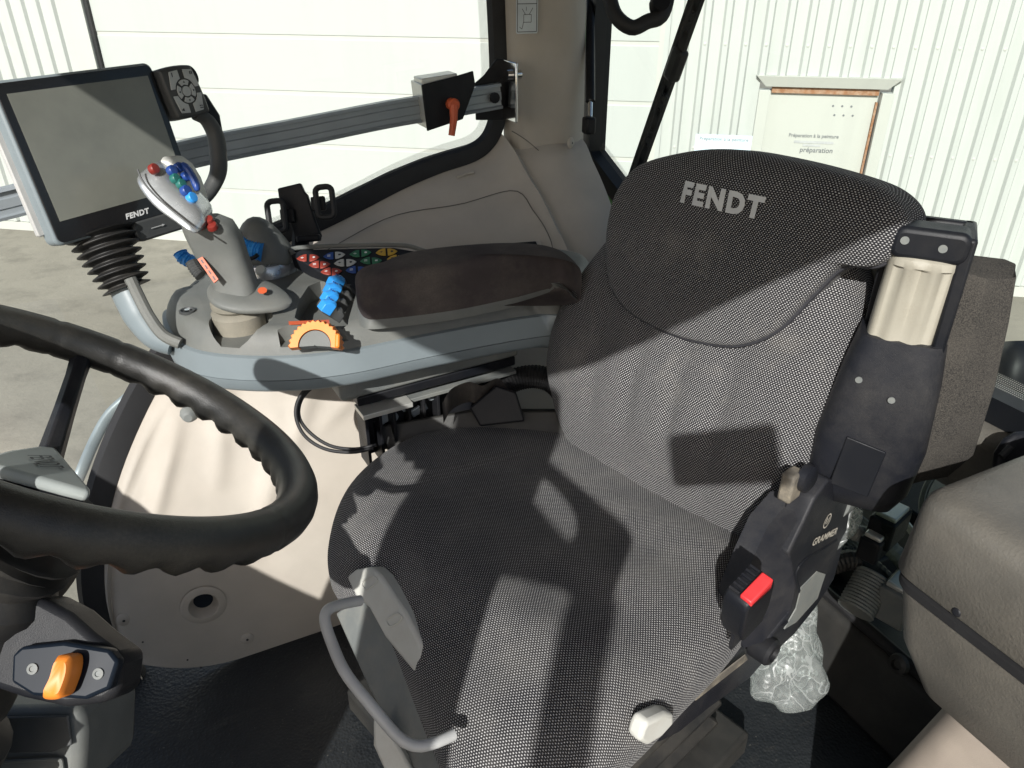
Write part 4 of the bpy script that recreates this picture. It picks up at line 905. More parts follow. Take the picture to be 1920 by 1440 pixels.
for x, y, d, r_, c in ((290,316,1.214,.0085,'red_dark'),(324,319,1.226,.0085,'blue_deep'),(330,334,1.226,.008,'green_deep'),(341,344,1.23,.008,'green_deep'),(350,357,1.23,.009,'blue_deep'),(361,370,1.234,.009,'blue'),(337,313,1.24,.008,'blue_deep'),(350,330,1.24,.008,'blue_deep')):
    g = MB(); g.lathe(PD(x, y, d), (fn_*.9-HF*.35+RT*.3), [(r_,-.006),(r_,.001),(r_*.85,.003),(r_*.3,.0035)], 18); g.build('button', M[c], hdo)
g = MB(); g.tube(cat_open([PD(x, y, 1.242) for x, y in ((342,306),(355,322),(366,342),(370,358))], 12), [.003,.005,.0065,.0065,.0065,.0065,.0065,.0065,.0065,.006,.005,.003], 10); g.build('rocker', M['blue_deep'], hdo)
# ------------------------------------------------------------------ terminal
TK = 1.05; TC = CAM+(V((-.032,1.394,1.077))-CAM)*TK; TA = V((.852,.523,.002)).normalized(); TB = V((-.116,.186,.976)); TB = (TB-TA*TA.dot(TB)).normalized(); TN = TA.cross(TB)
if TN.dot(CAM-TC) < 0: TN = -TN
def tp(x, y, n=0.): return TC+(TA*x+TB*y+TN*n)*TK
ter = thing('display_terminal', PZ(300, 640, .66), 'grey touchscreen terminal with side keypad on a swan neck arm', 'monitor')
TW, TH_ = .25, .23
g = MB(); g.prism([tp(x, y, -.034) for x, y in rrect(TW+.008, TH_+.008, .012)], TN*.032); g.build('housing', M['terminal_grey'], ter, bevel=.004)
g = MB(); g.prism([tp(x, y, -.002) for x, y in rrect(TW, TH_, .010)], TN*.003); g.build('bezel', M['bezel'], ter, bevel=.001)
m_, t_, b__, o_ = nodes('screen_glass')
c = mix(t_, ramp(t_, noise(t_, 6, 5, .6), .35, .7), (.15,.155,.135), (.205,.21,.18)); sp_ = ramp(t_, noise(t_, 500, 1), .74, .80)  # pale base colour stands for reflection and dust on the screen
c = mix(t_, mth(t_, 'MULTIPLY', sp_, .25), c, (.3,.3,.28)); t_.links.new(c, b__.inputs['Base Color']); b__.inputs['Roughness'].default_value = .22; M['screen'] = m_
g = MB(); q = [(-.113,.096),(.113,.095),(.113,-.086),(-.112,-.088)]; g.prism([tp(x, y+.004, .0012) for x, y in q], TN*.0006); g.build('screen', M['screen'], ter, smooth=False)
vs_, fs_ = text2d('FENDT', .013, .2, .0006, 1.1); g = MB(); g.add([tp(.010+x*.98, -.1035+y*.9, .0016) for x, y in vs_], fs_); g.build('lettering', M['letter_silver'], ter, smooth=False)
# keypad on the upper right, handle below it, knob behind
def kt(x, y, n=0.): return tp(.160+x*.84, .066+y*.86, n)
ko = [(-.040,.030),(-.034,.046),(.022,.048),(.036,.036),(.046,-.034),(.036,-.046),(-.022,-.048),(-.034,-.036)]
ol = cat_closed([V((x, y, 0)) for x, y in ko], 48)
g = MB(); g.loft([[kt(p.x*k, p.y*k, n_) for p in ol] for k, n_ in ((.9,-.03),(1,-.02),(1,.010),(.95,.016),(.88,.0175))]); kpd = g.build('keypad', M['dark_console'], ter, ang=50)
g = MB(); g.lathe(kt(.003,0,.0185), TN, [(.0085,-.002),(.0085,.0015)], 22); g.build('key', M['key_white'], kpd)
def sector(r0, r1, a0, a1, n=8): return [(r1*math.cos(R(a0+(a1-a0)*k/n)), r1*math.sin(R(a0+(a1-a0)*k/n))) for k in range(n+1)]+[(r0*math.cos(R(a1-(a1-a0)*k/n)), r0*math.sin(R(a1-(a1-a0)*k/n))) for k in range(n+1)]
for k in range(4):
    g = MB(); g.prism([kt(.003+x, y*1.05, .0175) for x, y in sector(.0115, .0205, 90*k-36, 90*k+36)], TN*.0024); ky = g.build('key', M['key_white'], kpd, bevel=.0005, bseg=1)
    a_ = R(90*k); g = MB(); cx, cy = .003+.016*math.cos(a_), .0168*math.sin(a_); g.prism([kt(cx+.0025*math.cos(a_+R(t2)), cy+.0025*math.sin(a_+R(t2)), .0200) for t2 in (0,120,240)], TN*.0004); g.build('arrow', M['letter_dark'], ky, smooth=False)
for sx_, sy_ in ((-1,1),(1,1),(1,-1),(-1,-1)):
    arc = [(sx_*.0235*math.cos(R(t2)), sy_*.0245*math.sin(R(t2))) for t2 in (14,30,45,60,76)]
    pts = [(sx_*.033, sy_*.006)] + arc + [(sx_*.006, sy_*.040), (sx_*.026, sy_*.038)]
    if sx_*sy_ < 0: pts = pts[::-1]
    g = MB(); g.prism([kt(.003+x, y, .0175) for x, y in pts], TN*.0024); ky = g.build('key', M['key_white'], kpd, bevel=.0005, bseg=1)
    g = MB(); cx, cy = .003+sx_*.022, sy_*.032
    if (sx_, sy_) == (1, 1): [g.prism([kt(cx+d-.001, cy-.003, .02), kt(cx+d+.001, cy-.003, .02), kt(cx+d+.001, cy+.003, .02), kt(cx+d-.001, cy+.003, .02)], TN*.0004) for d in (-.002, .002)]
    elif (sx_, sy_) == (-1, 1): g.prism([kt(cx-.001, cy-.004, .02), kt(cx+.001, cy-.004, .02), kt(cx+.002, cy+.004, .02), kt(cx, cy+.004, .02)], TN*.0004)
    elif (sx_, sy_) == (-1, -1): g.prism([kt(cx-.004, cy-.001, .02), kt(cx+.003, cy-.003, .02), kt(cx+.003, cy+.003, .02)], TN*.0004)
    else: [g.prism([kt(cx+d-.0012, cy+e-.0012, .02), kt(cx+d+.0012, cy+e-.0012, .02), kt(cx+d+.0012, cy+e+.0012, .02), kt(cx+d-.0012, cy+e+.0012, .02)], TN*.0004) for d in (-.002, .002) for e in (-.002, .002)]
    g.build('key_symbol', M['letter_dark'], ky, smooth=False)
g = MB(); kax = (TA*.8+TB*.3).normalized(); g.tube([tp(.186,.088,-.012), tp(.204,.091,-.012)], [.019,.018], 28); g.build('rotary_knob', M['black_plastic'], ter, ang=20)
hq = [(.185,.030,-.01),(.204,.018,-.01),(.212,-.01,-.01),(.205,-.045,-.01),(.192,-.075,-.01),(.165,-.10,-.012),(.135,-.115,-.012)]
g = MB(); g.tube(cat_open([tp(*p) for p in hq], 30), [.012+.004*math.sin(math.pi*i/29) for i in range(30)], 14); g.build('side_handle', M['dark_console'], ter)
g = MB(); q = [(.196,.060),(.214,.058),(.228,.02),(.216,-.05),(.200,-.078),(.192,-.07),(.205,-.03),(.206,.015)]; g.prism([tp(x, y, -.020) for x, y in q], TN*.022); g.build('handle_bracket', M['black_plastic'], ter, bevel=.004)
g = MB(); g.prism([tp(x+.045, y-.131, -.03) for x, y in rrect(.10,.034,.012)], TN*.034); ub = g.build('usb_flap', M['dark_console'], ter, bevel=.004)
g = MB(); uo = (.035,-.131)
g.prism([tp(uo[0]-.012, uo[1]-.0006, .0045), tp(uo[0]+.010, uo[1]-.0006, .0045), tp(uo[0]+.010, uo[1]+.0006, .0045), tp(uo[0]-.012, uo[1]+.0006, .0045)], TN*.0004)
g.prism([tp(uo[0]+.009, uo[1]-.002, .0045), tp(uo[0]+.014, uo[1], .0045), tp(uo[0]+.009, uo[1]+.002, .0045)], TN*.0004); g.build('usb_symbol', M['print_soft'], ub, smooth=False)
for dy in (.0,):
    g = MB(); g.prism([tp(x-.132, y, -.035) for x, y in rrect(.012,.20,.004)], TN*.01); g.build('side_rib', M['painted_tube'], ter, bevel=.002)
b0_ = PD(190, 438, 1.31); b1_ = PD(238, 540, 1.33); bax = (b1_-b0_); g = MB(); g.lathe(b0_, bax, [(.050-.016*(i/84)+.007*math.cos(i/84*7*2*math.pi), bax.length*i/84) for i in range(85)], 32); g.build('bellows', M['gaiter'], ter, ang=80)
arm_ = [(228,528,1.33),(244,562,1.335),(264,600,1.34),(290,634,1.345),(322,650,1.35)]
g = MB(); g.tube(cat_open([PD(*p) for p in arm_], 24), [.032]*10+[.032-.001*i for i in range(14)], 16, flat=.75); g.build('swan_neck', M['terminal_grey'], ter)
g = MB(); g.tube(cat_open([PD(x+16, y-6, d-.03) for x, y, d in arm_], 20), .010, 10); g.build('neck_cover', M['grey_console'], ter)
# ------------------------------------------------------------------ phone cradle
ph = thing('phone_cradle', PZ(568, 465, TOP), 'black empty phone cradle with two side clamps behind the console', 'phone holder')
hn = (-HF*.93+ZV*.35).normalized(); he = (RT*.97+ZV*.10).normalized(); he = (he-hn*he.dot(hn)).normalized(); hu = hn.cross(he); hu = hu if hu.z > 0 else -hu
hc = PD(566, 396, 1.64)
def hpt(x, y, n=0.): return hc+(he*x*1.2+hu*y+hn*n)*.95
g = MB(); g.prism([hpt(x, y) for x, y in ((-.040,.055),(.004,.062),(.010,.040),(.014,.036),(.022,-.02),(.030,-.06),(-.018,-.068),(-.026,-.02),(-.040,.0))], -hn*.014); g.build('back_plate', M['black_plastic'], ph, bevel=.004)
for sg, cx, cy in ((-1,-.042,-.008),(1,.050,.012)):
    loop = rrect(.030, .066, .010, 4); g = MB(); pts = [hpt(cx+x, cy+y, .026) for x, y in loop]; g.tube(pts+[pts[0], pts[1]], .0062, 8); g.build('clamp_jaw', M['black_rubber'], ph)
    g = MB(); g.box(hpt(cx-sg*.016, cy, .006), .03, .03, .012, he, hu, hn); g.build('clamp_arm', M['black_plastic'], ph, bevel=.003)
g = MB(); g.box(hpt(.008,-.062,.008), .05, .014, .022, he, hu, hn); g.build('bottom_ledge', M['black_plastic'], ph, bevel=.004)
g = MB(); g.tube([hpt(-.012,-.03,-.02), hpt(-.016,-.08,-.02), PD(568,470,1.655)], [.014,.020,.024], 8, flat=.6); g.build('stalk', M['black_plastic'], ph)
# ------------------------------------------------------------------ rail along the side window
rl = thing('equipment_rail', PD(930, 190, 2.0), 'grey aluminium equipment rail running along the side window to the pillar', 'rail')
rp_ = cat_open([PY(x, y, yy_) for x, y, yy_ in ((-60,395,1.66),(60,366,1.68),(200,325,1.70),(380,281,1.715),(560,246,1.72),(720,214,1.72),(830,196,1.72),(935,178,1.72))], 40)
secs = []
prof_r = [(-.028,0),(-.028,-.018),(-.022,-.020),(-.020,-.012),(-.010,-.012),(-.008,-.015),(.008,-.015),(.010,-.012),(.020,-.012),(.022,-.020),(.028,-.018),(.028,0)]
for k, p in enumerate(rp_):
    t_ = (rp_[min(k+1, 39)]-rp_[max(k-1, 0)]).normalized(); s_ = V((0,1,0))-t_*t_.y; s_.normalize(); u_ = t_.cross(s_); u_ = -u_ if u_.z < 0 else u_
    secs.append([p+u_*a+s_*b_ for a, b_ in prof_r])
g = MB(); g.loft(secs); g.build('rail', M['alu'], rl, ang=30)
cl = rp_[35]; ct = (rp_[36]-rp_[34]).normalized(); cs = (V((0,1,0))-ct*ct.y).normalized(); cu_ = ct.cross(cs); cu_ = -cu_ if cu_.z < 0 else cu_
CL = PY(835, 192, 1.695)
g = MB(); q = [(-.058,.048),(.018,.054),(.066,.060),(.068,.030),(.030,-.038),(-.058,-.050)]
g.prism([CL+ct*x+cu_*y-cs*.022 for x, y in q], cs*.006); g.build('clamp_plate', M['black_plastic'], rl, bevel=.002)
g = MB(); g.box(CL-ct*.052+cu_*.002+cs*.015, .012, .07, .094, ct, cs, cu_); g.build('clamp_side', M['alu_lit'], rl, bevel=.002)
g = MB(); g.box(CL-ct*.012+cu_*.053+cs*.012, .085, .05, .012, ct, cs, cu_); g.build('clamp_top', M['alu_lit'], rl, bevel=.002)
lvp = CL-cs*.036+ct*.004; g = MB(); g.lathe(lvp+cs*.012, -cs, [(.013,0),(.014,.018),(.011,.022)], 16); g.build('lever_boss', M['orange_red'], rl)
g = MB(); g.tube([lvp-cs*.004, lvp-cu_*.03-ct*.006-cs*.010, lvp-cu_*.062-ct*.016-cs*.012], [.0105,.0085,.0075], 10); g.build('clamp_lever', M['orange_red'], rl)
eb = PY(925, 180, 1.72)
g = MB(); q = [(-.030,-.055),(.030,-.058),(.034,.02),(.028,.075),(.012,.082),(-.012,.066),(-.030,.04),(-.012,.03),(-.012,-.03)]
g.prism([eb+V((1,0,0))*x+ZV*y+V((0,.006,0)) for x, y in ((-.042,-.052),(.032,-.058),(.034,.030),(.030,.078),(.012,.078),(-.02,.045),(-.042,.03))], (0,.006,0)); g.build('end_bracket', M['black_plastic'], rl, bevel=.002)
g = MB(); g.box(eb+V((.030,-.028,.012)), .006, .07, .13); g.build('end_flange', M['chrome'], rl, bevel=.002)
g = MB(); g.tube([eb+V((.02,-.03,.048)), eb+V((.055,-.03,.048))], .011, 14); g.build('bolt', M['chrome'], rl)
g = MB(); g.lathe(eb+V((-.008,-.022,.0)), (0,-1,0), [(.012,0),(.012,.006),(.006,.007)], 12); g.build('rail_bolt', M['black_plastic'], rl)
# ------------------------------------------------------------------ steering wheel
WC = V((-.089,.673,1.001)); WNn = V((.548,.095,.831)).normalized()
wa = V((0,1,0)); wa = (wa-WNn*wa.dot(WNn)).normalized(); wb = WNn.cross(wa)
def wpnt(r_, t_, n_=0.): return WC+wa*(r_*math.cos(t_))+wb*(r_*math.sin(t_))+WNn*n_
whl = thing('steering_wheel', WC-WNn*.25, 'black moulded steering wheel with scalloped grip and silver centre cap', 'steering wheel')
def wang(px, py):
    p = PN(px, py, WC, WNn)-WC; return math.atan2(p.dot(wb), p.dot(wa))
secs = []; NR = 220
sp_ang = [wang(160, 655), wang(530, 975)]
sp_ang.append(sp_ang[0]+R(125) if abs(((sp_ang[0]+R(125)-sp_ang[1]+math.pi) % (2*math.pi))-math.pi) > 1 else sp_ang[0]-R(125))
for i in range(NR):
    t_ = 2*math.pi*i/NR; near = min(abs(((t_-a+math.pi) % (2*math.pi))-math.pi) for a in sp_ang)
    scal = .0034*math.cos(t_*40)*max(0, min(1, (near-.22)/.12))
    rr = .0185 - (.0012 if abs(near-.16) < .012 else 0); ring_ = []
    for k in range(18):
        q = 2*math.pi*k/18; low = max(0, -math.sin(q))**1.3
        r2 = rr*(1+.0)+scal*low; ring_.append(wpnt(.2+r2*1.0*math.cos(q), t_, r2*1.08*math.sin(q)))
    secs.append(ring_)
secs.append(secs[0]); g = MB(); g.loft(secs, cap=False); g.build('rim', M['wheel_rubber'], whl, ang=80)
HD = -.085
for a in sp_ang:
    g = MB(); s2 = []
    for f_, wd, n_ in ((.03,.030,HD-.002),(.08,.026,HD+.008),(.13,.022,HD+.040),(.17,.021,-.020),(.195,.024,-.004)):
        c2 = wpnt(f_, a, n_); tv = (wpnt(f_, a+.01, n_)-c2).normalized(); s2.append([c2+tv*wd/2-WNn*.006, c2+tv*wd*.25+WNn*.007, c2-tv*wd*.25+WNn*.007, c2-tv*wd/2-WNn*.006])
    g.loft(s2); g.build('spoke', M['black_dusty'], whl, bevel=.002)
g = MB(); g.lathe(wpnt(0,0,HD-.03), WNn, [(.03,0),(.05,.012),(.052,.024),(.045,.03)], 30); g.build('hub', M['black_plastic'], whl)
hub0 = wpnt(0,0,HD+.012); capn = WNn
cpx = [(-40,870),(10,856),(70,847),(100,850),(118,872),(165,928),(166,938),(120,926),(0,893),(-40,886)]
cq = [PN(x, y, hub0, capn) for x, y in cpx]
g = MB(); g.prism([p-WNn*.016 for p in cq], WNn*.012); g.build('cap_base', M['black_plastic'], whl, bevel=.004)
g = MB(); g.prism([p-WNn*.004 for p in cq], WNn*.012); cp = g.build('centre_cap', M['cap_silver'], whl, bevel=.005, bseg=3)
la = PN(54, 862, hub0, capn); lb = PN(98, 902, hub0, capn); ex3 = (lb-la).normalized(); ey3 = WNn.cross(ex3)
lettering('FENDT', .019, (la+lb)/2, ex3, ey3, M['letter_dark'], cp, shear=.2, bold=.0, sx=(lb-la).length/.060, fn=lambda x, y: (la+lb)/2+ex3*(x*(lb-la).length/.062)+ey3*y*1.7+WNn*.0095)
# column below the wheel
colm = thing('steering_column', WC-WNn*.8, 'black padded steering column below the wheel', 'steering column')
cc0 = WC-WNn*.13
g = MB(); cpts = [WC-WNn*.12, WC-WNn*.16+V((-.01,0,0)), WC-WNn*.30+V((-.02,0,-.02)), WC-WNn*.50+V((-.03,-.01,-.05)), V((-.52,.62,.02))]
g.tube(cat_open(cpts, 60), [.050+.005*math.sin(i*1.25) for i in range(30)]+[.066]*30, 22); g.build('column_gaiter', M['gaiter'], colm)
g = MB(); g.tube(cat_open([PD(-60,1075,.72), PD(20,1088,.72), PD(70,1068,.74), PD(110,1045,.78)], 16), [.05,.05,.048,.048,.046,.046,.044,.042,.04,.038,.035,.033,.03,.028,.025,.02], 18); g.build('padded_cover', M['webbing'], colm)
# side control block with the orange lever
pk = thing('column_switch_block', PD(110, 1300, .70), 'black switch block with orange lever at the foot of the column', 'switch')
bo = [(-20,1150),(10,1130),(75,1120),(130,1150),(175,1190),(230,1230),(222,1300),(195,1320),(120,1328),(40,1310),(-20,1290)]
g = MB(); n5 = (-FW*.9+ZV*.25).normalized(); po5 = PD(110,1260,.66)
q5 = [PN(x, y, po5, n5) for x, y in bo]; g.prism(q5, -n5*.045); g.build('block', M['black_plastic'], pk, bevel=.010, bseg=3)
g = MB(); fo5 = [(22,1228),(40,1212),(120,1204),(205,1218),(222,1240),(205,1292),(160,1312),(60,1305),(20,1280)]; g.prism([PN(x, y, po5+n5*.012, n5) for x, y in fo5], -n5*.014); fp = g.build('face_plate', M['blue_black'], pk, bevel=.003)
for x, y in ((62,1254),(185,1263)):
    g = MB(); g.lathe(PN(x, y, po5+n5*.012, n5), n5, [(.0046,0),(.0046,.0016),(.0025,.0018),(.0022,.0008)], 16); g.build('screw', M['grey_pan'], pk)
g = MB(); lo5 = cat_closed([PN(x, y, po5+n5*.014, n5) for x, y in ((127,1228),(140,1224),(154,1228),(155,1250),(146,1280),(134,1302),(108,1304),(102,1294),(116,1264))], 40); c_ = sum(lo5, V((0,0,0)))/40
g.loft([[p for p in lo5], [p+n5*.016 for p in lo5], [c_+(p-c_)*.75+n5*.021 for p in lo5]]); g.build('orange_lever', M['orange'], pk, ang=50)
g = MB(); g.prism([PN(x, y, PD(100,1180,.74), n5) for x, y in ((55,1150),(70,1125),(110,1135),(150,1165),(155,1185),(110,1175),(80,1172))], -n5*.02); g.build('upper_shroud', M['grey_console'], pk, bevel=.004)
lb_ = thing('column_foot_cover', PD(70, 1440, .8), 'grey moulded foot cover in the lower left corner', 'cover')
g = MB(); g.prism([PD(x, y, .80) for x, y in ((-80,1330),(150,1328),(156,1380),(150,1500),(-80,1500))], FW*.12); g.build('shell', M['grey_console'], lb_, bevel=.012, bseg=3)
g = MB(); g.prism([PD(x, y, .797) for x, y in ((-80,1345),(130,1340),(138,1395),(100,1408),(-80,1412))], FW*-.003); g.build('inset_panel', M['dark_console'], lb_, bevel=.002)
g = MB(); g.tube(cat_open([PD(x, y, .795) for x, y in ((-80,1432),(60,1425),(108,1424),(116,1434),(118,1470))], 20), .0022, 8); g.build('raised_rib', M['grey_console'], lb_)
# ------------------------------------------------------------------ below the console
ub_ = thing('console_support', PZ(660, 745, .45), 'black slotted bracket and grey box carrying the console beside the cushion', 'bracket')
bx0 = PZ(668,748,.63); bx1 = PZ(972,668,.63); bd = (bx1-bx0).normalized(); bp_ = V((-bd.y, bd.x, 0)); bp_ = bp_ if bp_.y > 0 else -bp_; Lb = (bx1-bx0).length
g = MB(); g.box((bx0+bx1)/2+bp_*.08+ZV*.035, Lb, .16, .068, bd, bp_, ZV); g.build('grey_box', M['grey_pan'], ub_, bevel=.005)
g = MB(); g.box(bx0-bd*.008+bp_*.04+ZV*.022, .04, .08, .05, bd, bp_, ZV); g.build('box_lug', M['grey_pan'], ub_, bevel=.010, bseg=3)
g = MB(); g.box((bx0+bx1)/2+bp_*.06-ZV*.012, Lb*.98, .11, .02, bd, bp_, ZV); g.build('slide_channel', M['black_plastic'], ub_, bevel=.003)
g = MB(); g.box(bx0+bd*.055+bp_*.01-ZV*.036, .10, .05, .010, bd, bp_, ZV); g.build('slide_plate', M['alu_lit'], ub_, bevel=.001)
g = MB(); g.box((bx0+bx1)/2+bp_*.015-ZV*.036+bd*.03, Lb*.8, .03, .008, bd, bp_, ZV); g.build('slide_rail', M['grey_pan'], ub_, bevel=.001)
g = MB(); g.box((bx0+bx1)/2+bp_*.045-ZV*.095, Lb*.9, .03, .11, bd, bp_, ZV); g.build('bracket_web', M['black_plastic'], ub_, bevel=.003)
for k in range(6):
    g = MB(); g.box(bx0+bd*(.012+.028*k*(1 if k < 3 else 1.1))-ZV*.10+bp_*(.028-.012*(k < 3)), .006, .05, .115, bd, bp_, ZV); g.build('bracket_rib', M['black_plastic'], ub_, bevel=.001)
for f_, z_ in ((.30,-.06),(.46,-.05),(.22,-.075)):
    g = MB(); g.lathe(bx0+bd*(Lb*f_)+bp_*.028+ZV*z_, -bp_, [(.010,0),(.010,.008),(.005,.009),(.0045,.004)], 14); g.build('bolt', M['alu'], ub_)
for f_ in (.16, .38):
    g = MB(); g.box(bx0+bd*(Lb*f_)+bp_*.024-ZV*.075, .035, .006, .018, (bd+ZV*.35).normalized(), bp_, (ZV-bd*.35).normalized()); g.build('link_lever', M['alu'], ub_, bevel=.002)
for i, off_ in enumerate(((0,0),(10,6))):
    dx, dy = off_; q = [(668,700),(620,706),(584,720),(560,748),(555,782),(572,818),(610,842),(660,848),(700,840)]
    cb = thing('console_cable', PD(600, 840, 1.4), ('outer' if i == 0 else 'inner')+' black cable loop hanging below the console', 'cable', 'cables below the console')
    g = MB(); g.tube(cat_open([PD(x+dx*(1 if 560 < x < 650 else .6), y+dy*.0-(dx*.6 if y > 800 else 0), 1.42+.01*i) for x, y in q], 40), .0034, 8); g.build('sheath', M['black_rubber'], cb)
blt = thing('seat_belt_webbing', PD(900, 760, 1.5), 'bunched dark seat belt webbing behind the cushion under the console', 'belt')
g = MB(); wq = cat_open([PD(x, y, d) for x, y, d in ((830,775,1.42),(848,748,1.44),(880,735,1.46),(905,742,1.47),(935,728,1.50),(960,760,1.52))], 30); secs = []
for k, p in enumerate(wq): secs.append([p+ZV*.022+FW*.006*math.sin(k*.9), p-ZV*.022+FW*.006*math.cos(k*.7), p-ZV*.022+FW*(.004+.006*math.cos(k*.7)), p+ZV*.022+FW*(.004+.006*math.sin(k*.9))])
g.loft(secs); g.build('webbing', M['webbing'], blt, ang=60)
g = MB(); g.prism([PD(x, y, 1.46) for x, y in ((880,765),(930,722),(968,735),(985,790),(900,800))], FW*.02); g.build('belt_anchor', M['black_plastic'], blt, bevel=.004)
hs = thing('wiring_hose', PD(990, 720, 1.6), 'thick black corrugated hose curling behind the backrest under the console', 'hose')
hq_ = cat_open([PD(x, y, d) for x, y, d in ((930,742,1.62),(960,715,1.62),(1000,706,1.62),(1035,715,1.62),(1060,740,1.6))], 60)
g = MB(); g.tube(hq_, [.024+.002*(k % 2) for k in range(60)], 14); g.build('sheath', M['black_rubber'], hs, ang=20)
rbk = thing('seat_slide_frame', PD(1000, 760, 1.5), 'dark steel slide frame in shadow behind the cushion', 'frame')
g = MB(); g.prism([PD(x, y, 1.50) for x, y in ((700,800),(880,770),(1060,770),(1060,900),(760,900))], FW*.12); g.build('side_plate', M['dark_trim'], rbk, bevel=.004)
# ------------------------------------------------------------------ brown locker on the door side, behind the seat
lk = thing('side_locker', (.95,.1,.2), 'brown leatherette locker with rounded lid at the rear left corner', 'locker')
def locker_ring(x0, x1, y0, y1, r_, z, n=8):
    P = []
    for cx, cy, a0 in ((x1-r_, y1-r_, 0), (x0+r_, y1-r_, 90), (x0+r_, y0+r_, 180), (x1-r_, y0+r_, 270)):
        for k in range(n+1): a = R(a0+90*k/n); P.append(V((cx+r_*math.cos(a), cy+r_*math.sin(a), z)))
    return P
LX0, LX1, LY0, LY1 = .715, 1.22, -.3, .43
LZ = .70
def lring(i, z, r_=.035, dz=0.): return [V((p.x, p.y, p.z+max(0, (p.x-LX0))*.0)) for p in locker_ring(LX0+i, LX1, LY0, LY1-i, r_, z)]
g = MB(); g.loft([lring(.004, LZ+.002), lring(-.004, LZ+.010), lring(.0, LZ+.098), lring(.003, LZ+.110), lring(.010, LZ+.119), lring(.022, LZ+.124), lring(.045, LZ+.126), lring(.10, LZ+.125, .05), lring(.112, LZ+.120, .05), lring(.122, LZ+.112, .045), lring(.15, LZ+.110, .04)]); lid = g.build('lid', M['brown_trim'], lk, ang=60)
g = MB(); g.loft([lring(.010, LZ-.016), lring(.0, LZ-.012), lring(.0, LZ-.002), lring(.010, LZ+.001)]); g.build('lid_seal', M['black_rubber'], lk)
g = MB(); g.loft([lring(.075, .50), lring(.045, .53), lring(.018, .60), lring(.004, LZ-.018)]); g.build('body', M['brown_trim'], lk, ang=60)
rv = PX(1797, 1146, LX0+.0); g = MB(); g.lathe(rv, (-1,0,.2), [(.0062,0),(.0062,.003),(.004,.0055),(.0015,.006)], 16); g.build('rivet', M['black_plastic'], lid)
g = MB(); g.loft([locker_ring(.74,1.2,-.3,.46,.05,.0), locker_ring(.77,1.2,-.3,.42,.05,.2), locker_ring(.80,1.2,-.3,.36,.05,.51)]); g.build('locker_base', M['brown_light'], lk)
bkx = thing('black_latch', PD(1900, 850, 1.12), 'black latch on the brown cross bar at the right edge', 'latch')
g = MB(); g.prism([PD(x, y, 1.10) for x, y in ((1866,880),(1870,850),(1888,822),(1905,810),(1940,808),(1940,900),(1880,900))], FW*.015); g.build('housing', M['black_plastic'], bkx, bevel=.008, bseg=3)
g = MB(); g.tube([PD(1878,856,1.09), PD(1895,838,1.09)], .005, 10); g.build('catch', M['black_rubber'], bkx)
# ------------------------------------------------------------------ plastic bag behind the seat
m, t, b, o = nodes('bag_film'); t.nodes.remove(b)
tr = t.nodes.new('ShaderNodeBsdfTransparent'); tr.inputs[0].default_value = (.9,.95,.93,1)
df = t.nodes.new('ShaderNodeBsdfDiffuse'); df.inputs[0].default_value = (.66,.69,.68,1); tl = t.nodes.new('ShaderNodeBsdfTranslucent'); tl.inputs[0].default_value = (.66,.69,.68,1)
gl = t.nodes.new('ShaderNodeBsdfGlossy'); gl.inputs['Roughness'].default_value = .3
a1 = t.nodes.new('ShaderNodeMixShader'); a1.inputs[0].default_value = .5; t.links.new(df.outputs[0], a1.inputs[1]); t.links.new(tl.outputs[0], a1.inputs[2])
a2 = t.nodes.new('ShaderNodeMixShader'); a2.inputs[0].default_value = .07; t.links.new(a1.outputs[0], a2.inputs[1]); t.links.new(gl.outputs[0], a2.inputs[2])
a3 = t.nodes.new('ShaderNodeMixShader'); a3.inputs[0].default_value = .34; t.links.new(tr.outputs[0], a3.inputs[1]); t.links.new(a2.outputs[0], a3.inputs[2]); t.links.new(a3.outputs[0], o.inputs[0]); M['film'] = m
vor = t.nodes.new('ShaderNodeTexVoronoi'); vor.feature = 'DISTANCE_TO_EDGE'; vor.inputs['Scale'].default_value = 26; tcc = t.nodes.new('ShaderNodeTexCoord')
nz = t.nodes.new('ShaderNodeTexNoise'); nz.inputs['Scale'].default_value = 18; t.links.new(tcc.outputs['Object'], nz.inputs['Vector'])
va = t.nodes.new('ShaderNodeVectorMath'); va.operation = 'MULTIPLY_ADD'; va.inputs[1].default_value = (.12,.12,.12); t.links.new(nz.outputs['Color'], va.inputs[0]); t.links.new(tcc.outputs['Object'], va.inputs[2]); t.links.new(va.outputs[0], vor.inputs['Vector'])
bn = t.nodes.new('ShaderNodeBump'); bn.inputs['Strength'].default_value = 1.0; bn.inputs['Distance'].default_value = .007; t.links.new(vor.outputs['Distance'], bn.inputs['Height'])
for nd in (df, tl, gl): t.links.new(bn.outputs[0], nd.inputs['Normal'])
cr = mth(t, 'LESS_THAN', vor.outputs['Distance'], .035); t.links.new(mth(t, 'ADD', mth(t, 'MULTIPLY', cr, .28), .28), a3.inputs[0])
bag = thing('plastic_bag', PD(1480, 1310, 1.35), 'crumpled translucent plastic bag hanging behind the seat', 'bag')
